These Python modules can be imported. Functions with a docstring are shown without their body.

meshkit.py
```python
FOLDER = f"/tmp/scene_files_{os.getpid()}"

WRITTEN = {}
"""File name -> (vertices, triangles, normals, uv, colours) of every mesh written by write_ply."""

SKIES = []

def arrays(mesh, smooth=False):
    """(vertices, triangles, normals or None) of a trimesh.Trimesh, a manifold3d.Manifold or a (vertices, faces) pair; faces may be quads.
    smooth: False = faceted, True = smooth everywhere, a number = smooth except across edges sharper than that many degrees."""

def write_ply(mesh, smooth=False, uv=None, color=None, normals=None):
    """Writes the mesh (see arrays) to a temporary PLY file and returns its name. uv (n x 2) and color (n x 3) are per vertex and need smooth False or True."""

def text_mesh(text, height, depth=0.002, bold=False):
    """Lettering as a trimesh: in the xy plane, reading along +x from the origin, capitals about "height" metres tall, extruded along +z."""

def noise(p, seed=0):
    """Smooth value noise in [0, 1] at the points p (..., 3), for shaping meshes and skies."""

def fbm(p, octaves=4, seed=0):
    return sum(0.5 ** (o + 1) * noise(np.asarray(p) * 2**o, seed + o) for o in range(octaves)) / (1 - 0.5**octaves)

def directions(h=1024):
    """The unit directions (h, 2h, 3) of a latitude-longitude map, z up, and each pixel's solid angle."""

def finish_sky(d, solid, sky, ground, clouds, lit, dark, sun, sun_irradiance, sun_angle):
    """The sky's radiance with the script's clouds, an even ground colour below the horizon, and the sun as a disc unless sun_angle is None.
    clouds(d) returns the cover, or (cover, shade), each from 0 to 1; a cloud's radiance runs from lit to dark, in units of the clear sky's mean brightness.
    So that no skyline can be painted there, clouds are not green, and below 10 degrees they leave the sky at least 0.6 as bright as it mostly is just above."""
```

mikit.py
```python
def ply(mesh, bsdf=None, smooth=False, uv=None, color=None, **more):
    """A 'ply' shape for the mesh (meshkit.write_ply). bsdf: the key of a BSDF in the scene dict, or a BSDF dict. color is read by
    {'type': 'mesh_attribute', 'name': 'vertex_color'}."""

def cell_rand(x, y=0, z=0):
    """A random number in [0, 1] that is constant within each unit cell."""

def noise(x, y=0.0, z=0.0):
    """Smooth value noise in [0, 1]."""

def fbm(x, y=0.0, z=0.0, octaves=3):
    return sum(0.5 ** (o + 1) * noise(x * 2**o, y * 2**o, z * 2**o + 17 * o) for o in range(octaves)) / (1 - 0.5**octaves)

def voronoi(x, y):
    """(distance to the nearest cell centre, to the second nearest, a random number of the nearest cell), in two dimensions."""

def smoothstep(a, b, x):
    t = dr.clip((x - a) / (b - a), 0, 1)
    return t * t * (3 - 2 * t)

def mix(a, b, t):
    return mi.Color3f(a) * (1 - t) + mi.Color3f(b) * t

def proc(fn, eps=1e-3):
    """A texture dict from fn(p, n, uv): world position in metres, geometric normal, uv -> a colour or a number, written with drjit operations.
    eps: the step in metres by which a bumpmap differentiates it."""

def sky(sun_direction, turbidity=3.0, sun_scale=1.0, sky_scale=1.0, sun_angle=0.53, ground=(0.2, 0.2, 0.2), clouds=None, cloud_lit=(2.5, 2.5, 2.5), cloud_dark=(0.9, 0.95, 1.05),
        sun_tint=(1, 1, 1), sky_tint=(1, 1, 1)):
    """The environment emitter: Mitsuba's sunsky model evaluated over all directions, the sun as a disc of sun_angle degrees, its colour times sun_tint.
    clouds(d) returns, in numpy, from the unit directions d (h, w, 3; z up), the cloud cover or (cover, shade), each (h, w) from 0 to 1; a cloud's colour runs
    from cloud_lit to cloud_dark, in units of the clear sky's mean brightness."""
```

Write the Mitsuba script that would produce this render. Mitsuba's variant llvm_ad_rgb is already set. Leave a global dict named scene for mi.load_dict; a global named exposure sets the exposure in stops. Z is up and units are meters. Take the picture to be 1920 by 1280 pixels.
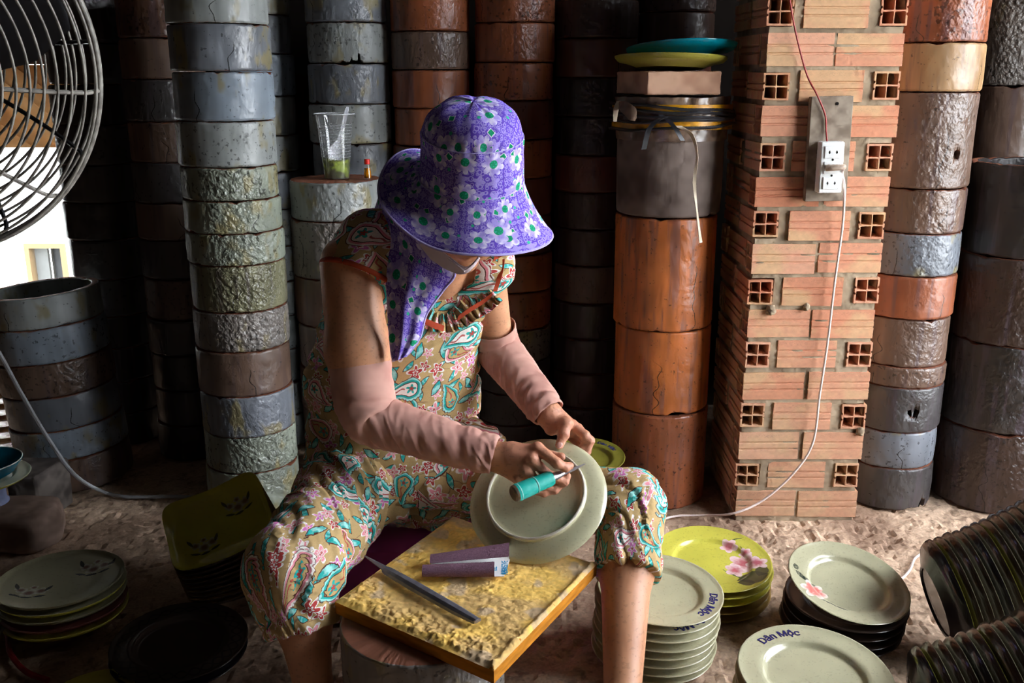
import math, random
import numpy as np, trimesh, shapely
import drjit as dr
import mitsuba as mi
import manifold3d as m3
import mikit, meshkit
from shapely.geometry import Polygon, Point, box as sbox
from mikit import ply, proc, noise, fbm, voronoi, cell_rand, smoothstep, mix

T = mi.ScalarTransform4f
PI = math.pi
scene, labels = {}, {}

# ------------------------------------------------------------------ camera, sky, exposure
FPX, PITCH, CAM_H = 1800.0, math.radians(15.7), 1.22
FWD = np.array([0, math.cos(PITCH), -math.sin(PITCH)])
UPV = np.array([0, math.sin(PITCH), math.cos(PITCH)])
EYE = np.array([0, 0, CAM_H])
scene['camera'] = {'type': 'perspective', 'fov': 2 * math.degrees(math.atan(960 / FPX)), 'fov_axis': 'x', 'near_clip': 0.05, 'far_clip': 200.0,
                   'to_world': T().look_at(origin=EYE.tolist(), target=(EYE + FWD).tolist(), up=[0, 0, 1])}
scene['sky'] = mikit.sky((0.75, -0.25, 0.75), turbidity=4.0, sun_scale=0.0, sky_scale=1.0, sun_angle=None, ground=(0.32, 0.30, 0.27),
                         clouds=lambda d: (np.full(d.shape[:2], 0.93), 0.25 * meshkit.fbm(d * 3.0, 4, 3)), cloud_lit=(2.3, 2.4, 2.55), cloud_dark=(1.5, 1.6, 1.75))
exposure = 5.95


# ------------------------------------------------------------------ helpers
def ray(px, py):
    return FWD + (px - 960) / FPX * np.array([1.0, 0, 0]) + (640 - py) / FPX * UPV


def P(px, py, D):
    """The point at forward distance D (metres along y) that the photograph shows at a pixel: the tape measure of the layout."""
    r = ray(px, py)
    return EYE + r * (D / r[1])


def G(px, py, z=0.0):
    r = ray(px, py)
    return EYE + r * ((z - CAM_H) / r[2])


def proj(p):
    d = np.asarray(p, float) - EYE
    z = d @ FWD
    return np.array([960 + FPX * d[..., 0] / z, 640 - FPX * (d @ UPV) / z]).T


def lin(r, g=None, b=None):
    v = np.array([r, g, b], float) / 255 if g is not None else np.array(r, float) / 255
    return np.where(v <= 0.04045, v / 12.92, ((v + 0.055) / 1.055) ** 2.4).tolist()


def rgb(r, g, b):
    return {'type': 'rgb', 'value': lin(r, g, b)}


def nrm(v):
    v = np.asarray(v, float)
    return v / np.maximum(np.linalg.norm(v, axis=-1, keepdims=True), 1e-12)


counts = {}


def number(name):
    k = counts.get(name, 0)
    counts[name] = k + 1
    return name if k == 0 else f'{name}_{k:03d}'


def thing(name, label, cat, group=None):
    key = number(name)
    labels[key] = {'label': label, 'category': cat}
    if group:
        labels[key]['group'] = group
    return key


def struct(name, label=None):
    key = number(name)
    labels[key] = {'kind': 'structure'}
    if label:
        labels[key]['label'] = label
    return key


def put(key, mesh, bsdf, smooth=False, uv=None, place=None, **more):
    d = ply(mesh, 'mat_' + bsdf if isinstance(bsdf, str) else bsdf, smooth, uv, **more)
    if place is not None:
        d['to_world'] = place
    scene[key] = d
    return key


def part(parent, name, mesh, bsdf, smooth=False, uv=None, place=None, label=None, stuff=False, **more):
    key = number(f'{parent}__{name}')
    put(key, mesh, bsdf, smooth, uv, place, **more)
    if label or stuff:
        labels[key] = {}
        if label:
            labels[key]['label'] = label
        if stuff:
            labels[key]['kind'] = 'stuff'
    return key


def share(parent, name, like, place):
    """another copy of a part, sharing its mesh"""
    key = number(f'{parent}__{name}')
    scene[key] = {**scene[like], 'to_world': place}
    return key


def TM(x, y=None, z=None):
    x, y, z = (x, y, z) if y is not None else x
    return T().translate([float(x), float(y), float(z)])


def basis(zaxis, xhint=(1, 0, 0), origin=(0, 0, 0)):
    z = nrm(zaxis)
    x = np.asarray(xhint, float)
    x = nrm(x - z * (x @ z))
    m = np.eye(4)
    m[:3, 0], m[:3, 1], m[:3, 2], m[:3, 3] = x, np.cross(z, x), z, origin
    return m


def mat(m):
    return T(m.tolist())


def moved(mesh, m):
    v, f = mesh if isinstance(mesh, tuple) else (np.array(mesh.vertices), np.array(mesh.faces))
    return v @ m[:3, :3].T + m[:3, 3], f


def cat(meshes):
    vs, fs, n = [], [], 0
    for me in meshes:
        v, f = me if isinstance(me, tuple) else (np.array(me.vertices), np.array(me.faces))
        f = np.asarray(f)
        if f.shape[1] == 4:
            f = np.vstack([f[:, [0, 1, 2]], f[:, [0, 2, 3]]])
        vs.append(np.asarray(v, float)); fs.append(f + n); n += len(v)
    return np.vstack(vs), np.vstack(fs)


def rbox(x0, x1, y0, y1, z0, z1, r=0.003, seg=8):
    """a box with rounded edges"""
    r = min(r, 0.49 * min(x1 - x0, y1 - y0, z1 - z0))
    s = m3.Manifold.sphere(r, seg)
    pts = [s.translate((x, y, z)) for x in (x0 + r, x1 - r) for y in (y0 + r, y1 - r) for z in (z0 + r, z1 - r)]
    me = m3.Manifold.batch_hull(pts).to_mesh()
    return np.array(me.vert_properties[:, :3], float), np.array(me.tri_verts)


def qbox(x0, x1, y0, y1, z0, z1):
    me = trimesh.creation.box(extents=(x1 - x0, y1 - y0, z1 - z0))
    me.apply_translation(((x0 + x1) / 2, (y0 + y1) / 2, (z0 + z1) / 2))
    return np.array(me.vertices), np.array(me.faces)


def grid_faces(nu, nv, wrap=False):
    i, j = np.meshgrid(np.arange(nu if wrap else nu - 1), np.arange(nv - 1), indexing='ij')
    a = i * nv + j; b = ((i + 1) % nu) * nv + j
    q = np.stack([a, b, b + 1, a + 1], -1).reshape(-1, 4)
    return np.vstack([q[:, [0, 1, 2]], q[:, [0, 2, 3]]])


def lathe(profile, n=64, a0=-PI / 2, full=True):
    """(r, z) rows revolved about z, as an open seam at the back; returns v, f, angle, row"""
    pr = np.asarray(profile, float)
    a = a0 - PI + np.linspace(0, 2 * PI, n + 1)
    v = np.stack([pr[None, :, 0] * np.cos(a)[:, None], pr[None, :, 0] * np.sin(a)[:, None], np.broadcast_to(pr[None, :, 1], (n + 1, len(pr)))], -1)
    f = grid_faces(n + 1, len(pr))
    ang = np.repeat(a - a0, len(pr))
    row = np.tile(np.arange(len(pr)), n + 1)
    return v.reshape(-1, 3), f, ang, row


def catmull(pts, n=8, closed=False):
    p = np.asarray(pts, float)
    if closed:
        q = np.vstack([p[-1], p, p[0], p[1]])
    else:
        q = np.vstack([2 * p[0] - p[1], p, 2 * p[-1] - p[-2]])
    out = []
    t = np.linspace(0, 1, n, endpoint=False)[:, None]
    for i in range(1, len(q) - 2):
        a, b, c, d = q[i - 1], q[i], q[i + 1], q[i + 2]
        out.append(0.5 * (2 * b + (c - a) * t + (2 * a - 5 * b + 4 * c - d) * t**2 + (3 * b - a - 3 * c + d) * t**3))
    if not closed:
        out.append(q[-2][None])
    return np.vstack(out)


def tube(points, radius, sides=8, closed=False, caps=True):
    p = np.asarray(points, float)
    n = len(p)
    t = np.roll(p, -1, 0) - np.roll(p, 1, 0)
    if not closed:
        t[0], t[-1] = p[1] - p[0], p[-1] - p[-2]
    t = nrm(t)
    u = np.cross(t[0], [0, 0, 1.0] if abs(t[0][2]) < 0.9 else [1.0, 0, 0])
    us = []
    for k in range(n):
        u = nrm(u - t[k] * (u @ t[k])); us.append(u)
    us = np.array(us); w = np.cross(t, us)
    ang = np.arange(sides) * 2 * PI / sides
    r = np.broadcast_to(radius, (n,))[:, None, None]
    v = p[:, None] + r * (np.cos(ang)[None, :, None] * us[:, None] + np.sin(ang)[None, :, None] * w[:, None])
    i, j = np.meshgrid(np.arange(n if closed else n - 1), np.arange(sides), indexing='ij')
    a, b = i * sides + j, i * sides + (j + 1) % sides
    i2 = (i + 1) % n
    c, d = i2 * sides + (j + 1) % sides, i2 * sides + j
    q = np.stack([a, b, c, d], -1).reshape(-1, 4)
    f = np.vstack([q[:, [0, 1, 2]], q[:, [0, 2, 3]]])
    v = v.reshape(-1, 3)
    if caps and not closed:
        k = np.arange(1, sides - 1)
        f = np.vstack([f, np.stack([k * 0, k + 1, k], 1), (n - 1) * sides + np.stack([k * 0, k, k + 1], 1)])
    return v, f


def sheet(v, f, t):
    """a thin sheet made solid: both sides and its edge"""
    me = trimesh.Trimesh(v, f, process=False)
    n = me.vertex_normals
    e = np.sort(me.edges, axis=1)
    u, idx, cnt = np.unique(e, axis=0, return_index=True, return_counts=True)
    b = me.edges[idx[cnt == 1]]
    N = len(v)
    side = np.vstack([np.stack([b[:, 0], b[:, 0] + N, b[:, 1] + N], 1), np.stack([b[:, 0], b[:, 1] + N, b[:, 1]], 1)])
    return np.vstack([v + n * t / 2, v - n * t / 2]), np.vstack([f, f[:, ::-1] + N, side])


ORD = ['topmost', 'second', 'third', 'fourth', 'fifth', 'sixth', 'seventh', 'eighth', 'ninth', 'tenth', 'eleventh', 'twelfth', 'thirteenth', 'fourteenth', 'fifteenth', 'sixteenth',
       'seventeenth', 'eighteenth', 'nineteenth', 'twentieth', 'twenty-first', 'twenty-second', 'twenty-third', 'twenty-fourth', 'twenty-fifth', 'twenty-sixth', 'twenty-seventh', 'twenty-eighth']


def mixc(a, b, t):
    return mi.Color3f(a) * (1 - t) + mi.Color3f(b) * t


def principled(color, rough=0.5, **kw):
    return {'type': 'principled', 'base_color': color, 'roughness': rough, **kw}


def bumped(bsdf, fn, scale=1.0, eps=1e-3):
    return {'type': 'bumpmap', 'tex': proc(fn, eps), 'scale': scale, 'bsdf': bsdf}


def two(b):
    return {'type': 'twosided', 'bsdf': b}


def mottled(key, col, amount=0.25, freq=30.0, rough=0.7, spec=0.3, second=None, bump=0.0, **kw):
    """a plain stuff with some unevenness of colour"""
    a = mi.Color3f(*lin(*col)); b = mi.Color3f(*(lin(*second) if second else [x * (1 - amount) for x in lin(*col)]))

    def fn(p, n, uv):
        return mixc(a, b, smoothstep(0.3, 0.75, fbm(p.x * freq, p.y * freq, p.z * freq, 3)))
    bs = principled(proc(fn), rough, specular=spec, **kw)
    if bump:
        bs = bumped(bs, lambda p, n, uv: bump * fbm(p.x * freq * 4, p.y * freq * 4, p.z * freq * 4, 3))
    scene['mat_' + key] = two(bs)
    return key
# ------------------------------------------------------------------ setting: shed with a wide door on the right, an opening at the back left
def dust_color(p, n, uv):
    a = fbm(p.x * 5, p.y * 5, p.z * 5, 3)
    b = fbm(p.x * 60, p.y * 60, p.z * 60, 3)
    c = mixc(lin(146, 121, 102), lin(190, 164, 140), smoothstep(0.3, 0.7, a))
    c = mixc(c, lin(112, 88, 72), smoothstep(0.52, 0.75, b) * 0.6)
    return c * (0.85 + 0.3 * noise(p.x * 260, p.y * 260, 3.0))


scene['mat_dust_floor'] = two(bumped(principled(proc(dust_color), 0.95, specular=0.1), lambda p, n, uv: 0.006 * fbm(p.x * 70, p.y * 70, 0.0, 4), eps=1.5e-3))


def floor_z(x, y):
    q = np.stack([x, y, 0 * x], -1)
    z = 0.012 * (meshkit.fbm(q * 2.5, 3, 1) - 0.5) + 0.010 * (meshkit.fbm(q * 17, 3, 2) - 0.5)
    pits = meshkit.noise(q * 48, 9)
    z = z - 0.010 * np.clip(pits - 0.66, 0, 1) / 0.34 + 0.006 * np.clip(0.3 - meshkit.noise(q * 36, 4), 0, 1) / 0.3
    return z - 0.006


gx, gy = np.meshgrid(np.linspace(-2.0, 2.0, 400), np.linspace(1.1, 3.3, 260), indexing='ij')
v1 = np.stack([gx, gy, floor_z(gx, gy)], -1).reshape(-1, 3)
f1 = grid_faces(400, 260)
rest = [qbox(-3.4, 2.7, -1.7, 1.12, -0.1, -0.014), qbox(-3.4, -1.98, 1.1, 3.9, -0.1, -0.014), qbox(1.98, 2.7, 1.1, 3.9, -0.1, -0.014), qbox(-2.0, 2.0, 3.29, 3.9, -0.1, -0.014)]
k = struct('floor', 'dusty pinkish brown earth floor')
put(k, cat([(v1, f1)] + rest), 'dust_floor')

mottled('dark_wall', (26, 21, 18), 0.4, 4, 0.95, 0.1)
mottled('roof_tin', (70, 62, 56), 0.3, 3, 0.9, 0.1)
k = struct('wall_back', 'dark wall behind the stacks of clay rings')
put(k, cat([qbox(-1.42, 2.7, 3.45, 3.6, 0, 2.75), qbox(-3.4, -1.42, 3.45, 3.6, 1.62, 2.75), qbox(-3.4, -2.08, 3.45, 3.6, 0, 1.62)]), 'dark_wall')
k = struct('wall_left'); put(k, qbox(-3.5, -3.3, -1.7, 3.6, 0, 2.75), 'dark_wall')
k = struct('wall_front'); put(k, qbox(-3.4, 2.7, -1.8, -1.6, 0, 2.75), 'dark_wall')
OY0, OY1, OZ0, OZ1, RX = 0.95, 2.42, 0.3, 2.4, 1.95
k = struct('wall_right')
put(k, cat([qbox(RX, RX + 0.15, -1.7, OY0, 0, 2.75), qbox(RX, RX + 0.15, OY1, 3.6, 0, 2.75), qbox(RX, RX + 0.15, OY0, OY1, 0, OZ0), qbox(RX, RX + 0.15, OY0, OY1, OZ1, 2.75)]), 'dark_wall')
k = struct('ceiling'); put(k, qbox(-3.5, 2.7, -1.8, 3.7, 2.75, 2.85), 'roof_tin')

# ------------------------------------------------------------------ glazed clay rings
RING = {'grey': (132, 136, 134), 'slate': (100, 104, 110), 'blue': (118, 128, 138), 'moss': (126, 132, 118), 'ash': (110, 104, 98), 'dark_grey': (62, 59, 58), 'umber': (92, 72, 60),
        'rust': (176, 98, 48), 'russet': (132, 74, 46), 'maroon': (92, 50, 38), 'tan': (150, 118, 82), 'coffee': (84, 58, 44), 'pink': (158, 120, 104), 'olive': (120, 118, 90), 'char': (40, 35, 32), 'shade_brown': (54, 38, 30)}  # the last two tints have shade painted into the clay colour
RNAMES = list(RING)
RWORDS = {'grey': 'light grey', 'slate': 'slate grey', 'blue': 'bluish grey', 'moss': 'green-grey', 'ash': 'ash grey', 'dark_grey': 'dark grey', 'umber': 'grey-brown', 'rust': 'orange-brown',
          'russet': 'russet brown', 'maroon': 'dark reddish', 'tan': 'tan', 'coffee': 'coffee brown', 'pink': 'dusty pink', 'olive': 'olive grey', 'char': 'blackish', 'shade_brown': 'dark brown'}


def ring_parts(uv):
    tint = dr.floor(uv.x / 8 + 0.5)
    seed = dr.floor(uv.y / 4)
    return tint, uv.x - 8 * tint, seed, uv.y - 4 * seed


def ring_color(p, n, uv):
    tint, u, seed, t = ring_parts(uv)
    c = mi.Color3f(0)
    for i, k in enumerate(RNAMES):
        c = dr.select(dr.abs(tint - i) < 0.5, mi.Color3f(*lin(*RING[k])), c)
    s = seed * 7.3
    big = fbm(u * 9 + s, p.z * 9, s, 3)
    streak = fbm(u * 60 + s, p.z * 5, s, 2)
    fine = fbm(u * 120 + s, p.z * 120, s, 3)
    c = c * (0.55 + 0.9 * big) * (0.75 + 0.5 * streak)
    cool = (dr.abs(tint - 2) < 2.6)
    c = dr.select(cool, mixc(c, lin(128, 116, 70), smoothstep(0.56, 0.72, fbm(u * 26 + s, p.z * 16, s + 3, 3)) * 0.7), mixc(c, lin(70, 58, 66), smoothstep(0.5, 0.75, fbm(u * 70 + s, p.z * 6, s + 3, 3)) * 0.5))
    c = mixc(c, c * 0.4, smoothstep(0.66, 0.78, fine + 0.16 * (cell_rand(seed, 13) - 0.6)))
    edge = dr.minimum(t, 1 - t) + 0.12 * (fbm(u * 40 + s, p.z * 30, s, 2) - 0.5) + 0.035 * (1 - smoothstep(0.45, 0.7, noise(u * 13 + s, t * 1.5, s)))
    c = mixc(c, mi.Color3f(*lin(122, 62, 40)) * (0.5 + fine), (1 - smoothstep(-0.03, 0.012, edge)) * 0.8)
    # a crack on some rings
    cx = (cell_rand(seed, 3) - 0.5) * 0.22 + 0.03 * (noise(p.z * 40, seed) - 0.5)
    has = cell_rand(seed, 9) > 0.55
    crack = (1 - smoothstep(0.0006, 0.0018, dr.abs(u - cx))) * dr.select(has, 1.0, 0.0) * (1 - smoothstep(0.5, 0.7, t))
    c = mixc(c, c * 0.12, crack)
    top = smoothstep(0.7, 0.9, dr.abs(n.z))
    c = mixc(c, mi.Color3f(*lin(128, 76, 54)) * (0.6 + 0.8 * fine), top)
    return c


def ring_rough(p, n, uv):
    tint, u, seed, t = ring_parts(uv)
    return 0.24 + 0.32 * fbm(u * 30 + seed, p.z * 22, seed, 3) + 0.25 * smoothstep(0.7, 0.9, dr.abs(n.z))


def ring_bump(p, n, uv):
    tint, u, seed, t = ring_parts(uv)
    lumpy = dr.select((dr.abs(tint - 3.5) < 0.8) | (dr.abs(tint - 13) < 0.5), 1.0, 0.0)
    rough = smoothstep(0.45, 0.8, cell_rand(seed, 21)) * 0.5 + lumpy
    return 0.0045 * fbm(u * 22, p.z * 22, seed, 2) + (0.0014 + 0.0055 * rough) * fbm(u * 100, p.z * 100, seed, 3)


scene['mat_clay_ring'] = two(bumped(principled(proc(ring_color), proc(ring_rough), specular=0.62), ring_bump, eps=1.2e-3))


def ring_mesh(R, h, tint, seed, wall=0.024, solid=False, holes=(), n=72, twist=0.0):
    """one fired ring, its own bulges and chipped rims; local z from 0 to h, angle 0 towards the camera"""
    rs = np.random.RandomState(seed)
    zs = np.array([0.0, 0.0025, 0.007, 0.25 * h, 0.5 * h, 0.75 * h, h - 0.007, h - 0.0025, h])
    out = np.array([R - 0.004, R - 0.0015, R, R, R, R, R, R - 0.0015, R - 0.004])
    if solid:
        prof = [(0.0005, 0.0)] + list(zip(out, zs)) + [(R * 0.8, h + 0.001), (R * 0.4, h + 0.002), (0.0005, h + 0.002)]
    else:
        ri = R - wall
        prof = list(zip(out, zs)) + [(ri + 0.004, h), (ri, h - 0.005), (ri, h / 2), (ri, 0.004), (ri + 0.004, 0.0), (R - 0.004, 0.0)]
    v, f, ang, row = lathe(prof, n)
    v = v.copy()
    q = np.stack([np.cos(ang) * 1.3, np.sin(ang) * 1.3, 0 * ang], -1)
    low = meshkit.fbm(q + rs.rand(3) * 20, 2, seed) - 0.5
    hi = meshkit.fbm(np.stack([np.cos(ang) * 9, np.sin(ang) * 9, v[:, 2] * 40], -1) + rs.rand(3) * 20, 3, seed + 5) - 0.5
    k = 1 + (0.030 * low + 0.022 * hi) * (np.hypot(v[:, 0], v[:, 1]) > 0.02)
    belly = 1 + rs.uniform(-0.012, 0.016) * np.sin(np.clip(v[:, 2] / h, 0, 1) * PI)
    v[:, :2] *= (k * belly)[:, None]
    edge = meshkit.fbm(np.stack([np.cos(ang) * 6, np.sin(ang) * 6, (v[:, 2] > h / 2) * 7.0], -1) + rs.rand(3) * 30, 4, seed + 9) - 0.5
    chip = np.clip(meshkit.noise(np.stack([np.cos(ang) * 5, np.sin(ang) * 5, (v[:, 2] > h / 2) * 9.0], -1) + rs.rand(3) * 40, seed) - 0.74, 0, 1)
    w = np.where(v[:, 2] > h / 2, -1, 1) * np.clip(np.abs(v[:, 2] / h - 0.5) * 2, 0, 1) ** 6
    v[:, 2] += w * (0.006 * np.abs(edge) + 0.035 * chip)
    u = ang * R
    t = np.clip(v[:, 2] / h, 0.0, 1)
    if holes:
        me = trimesh.Trimesh(v, f, process=True)
        me.merge_vertices(merge_tex=True, merge_norm=True)
        mm = m3.Manifold(m3.Mesh(np.asarray(me.vertices, np.float32), np.asarray(me.faces, np.uint32)))
        for pts, aim in holes:           # polygon in (angle * R, z), cut through the wall
            poly = m3.CrossSection([[(float(a), float(b)) for a, b in pts]])
            cut = poly.extrude(R).rotate((90, 0, 0)).rotate((0, 0, math.degrees(aim)))
            mm = mm - cut
        o = mm.to_mesh()
        v, f = np.array(o.vert_properties[:, :3], float), np.array(o.tri_verts)
        # angle from the camera-facing direction (-y)
        ang = np.arctan2(v[:, 0], -v[:, 1])
        u, t = ang * R, np.clip(v[:, 2] / h, 0, 1)
    uv = np.stack([np.clip(u, -0.6, 0.6) + 8 * RNAMES.index(tint), t * 0.999 + 4 * (seed % 16)], 1)
    return v, f, uv


ring_seed = [10]


def zfront(py, D, R, px):
    return P(px, py, D - R)[2]


def column(phrase, D, xref, yref, R, joints, tints, base=0.0, lean=0.0, top=None, group=None, bottom_out=False, holes={}, solid_top=False, words={}, skip=()):
    """a stack of rings: the joints are read on the photograph from the top down; each ring is a thing of its own"""
    if isinstance(joints[0], float):
        zs = list(joints)
    else:
        zs = [zfront(y, D, R, xref) for y in joints]
    x0 = P(xref, yref, D)[0] if not isinstance(xref, float) else xref
    zref = P(xref, yref, D)[2] if not isinstance(xref, float) else 0
    if top is not None:
        zs = [top] + zs
    last = zs[-1]
    step = np.mean(-np.diff(zs)) if len(zs) > 2 else 0.13
    while last - base > 0.03:              # hidden rows down to the ground
        nstep = max(1, round((last - base) / step))
        last = last - (last - base) / nstep
        zs.append(last)
    rs = np.random.RandomState(int(D * 1000) + int(abs(x0) * 100))
    for i in range(len(zs) - 1):
        zt, zb = zs[i], zs[i + 1]
        ring_seed[0] += 1
        sd = ring_seed[0]
        tint = tints[min(i, len(tints) - 1)]
        r = R * (1 + rs.uniform(-0.016, 0.016))
        h = zt - zb - 0.0022
        v, f, uv = ring_mesh(r, h, tint, sd, holes=holes.get(i, ()), solid=solid_top and i == 0)
        m = np.eye(4)
        ay = lean
        rx, ry = rs.uniform(-0.004, 0.004, 2)
        c, s = math.cos(ay + ry), math.sin(ay + ry)
        m[:3, :3] = np.array([[c, 0, s], [0, 1, 0], [-s, 0, c]]) @ np.array([[1, 0, 0], [0, math.cos(rx), -math.sin(rx)], [0, math.sin(rx), math.cos(rx)]])
        m[:3, 3] = [x0 + math.tan(lean) * (zb - zref) + rs.uniform(-0.003, 0.003), D + rs.uniform(-0.003, 0.003), zb]
        if i in skip:
            continue
        w = words.get(i, f'{RWORDS[tint]} clay ring')
        lab = f'{w}, {ORD[i]} down in {phrase}' if i else f'{w}, topmost in {phrase}'
        key = thing('clay_ring', lab, 'clay ring', group or f'rings of {phrase}')
        put(key, (v, f), 'clay_ring', True, uv, mat(m))
    return x0


tri = [(-0.02, -0.01), (0.026, -0.01), (0.014, 0.012), (0.002, 0.034), (-0.004, 0.016)]
blob = [(0.012 * math.cos(a) * (1 + 0.3 * math.sin(3 * a)), 0.013 * math.sin(a)) for a in np.arange(10) * PI / 5]
A_X = column('the short leaning stack', 2.80, 157, 925, 0.163, [562, 622, 688, 750, 813, 868], ['grey', 'blue', 'umber', 'slate', 'blue', 'umber'], lean=-0.075)
column('the dark stack by the opening', 3.15, 196, 400, 0.12, [-30, 80, 158, 235, 310, 382, 452, 525, 595, 655], ['char', 'dark_grey', 'char', 'dark_grey', 'dark_grey', 'char', 'dark_grey', 'dark_grey', 'char'])  # shade on this stack is painted into its darkest ring tints
column('the dim stack left of the bright one', 3.02, 322, 300, 0.12, [-10, 70, 148, 228, 305, 382, 452, 525, 602, 668], ['coffee', 'umber', 'dark_grey', 'umber', 'dark_grey', 'umber', 'dark_grey', 'umber', 'dark_grey', 'char'])
column('the tall bright grey stack', 2.64, 430, 300, 0.13, [-50, 42, 133, 228, 315, 378, 440, 500, 588, 662, 745, 822, 890],
       ['grey', 'slate', 'blue', 'grey', 'moss', 'moss', 'moss', 'olive', 'ash', 'umber', 'slate', 'moss', 'moss'])
column('the stack half hidden behind the bright one', 3.12, 489, 300, 0.12, [-50, 25, 100, 180, 255, 325, 395, 465], ['grey', 'slate', 'blue', 'grey', 'grey', 'slate', 'grey', 'grey'])
column('the grey stack behind the plastic cup', 3.05, 652, 100, 0.1225, [-35, 40, 118, 195, 270, 345, 415], ['slate', 'grey', 'slate', 'grey', 'slate', 'ash'], holes={1: [([(a, b + 0.005) for a, b in tri], math.radians(14) + 0.05)]})
column('the cup stump', 2.75, 628, 340, 0.128, [float(P(628, 333, 2.75)[2]), float(zfront(417, 2.75, 0.128, 628)), 0.66, 0.52], ['grey', 'ash', 'umber', 'ash', 'umber'], solid_top=True,
       words={0: 'grey clay ring with reddish top under the cup'})
column('the brown stack left of her hat', 3.05, 808, 60, 0.12, [-20, 57, 130, 203, 275, 345], ['russet', 'umber', 'russet', 'russet', 'maroon', 'russet', 'ash'])
column('the brown stack right of her hat', 3.05, 965, 60, 0.12, [-35, 40, 116, 188, 262, 335, 407, 480, 550, 620], ['russet', 'russet', 'russet', 'maroon', 'russet', 'maroon', 'maroon', 'russet', 'russet', 'ash', 'dark_grey'])
column('the dark stack left of the wrapped pot', 3.10, 1117, 100, 0.125, [-5, 70, 145, 219, 292, 362, 432, 500, 571, 637, 703, 768], ['shade_brown', 'coffee', 'char', 'char', 'maroon', 'shade_brown', 'shade_brown', 'umber', 'char', 'char', 'shade_brown', 'char'])  # near-black tints stand in for shade between the stacks
column('the stack behind the blue plate', 3.2, 1268, 40, 0.12, [-55, 20, 95, 170, 245], ['shade_brown', 'shade_brown', 'maroon', 'shade_brown', 'char'])
J_X = column('the stack under the wrapped pot', 2.68, 1247, 500, 0.138, [410, 623, 780], ['rust', 'rust', 'russet'], group='big rings under the tied pot')
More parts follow.
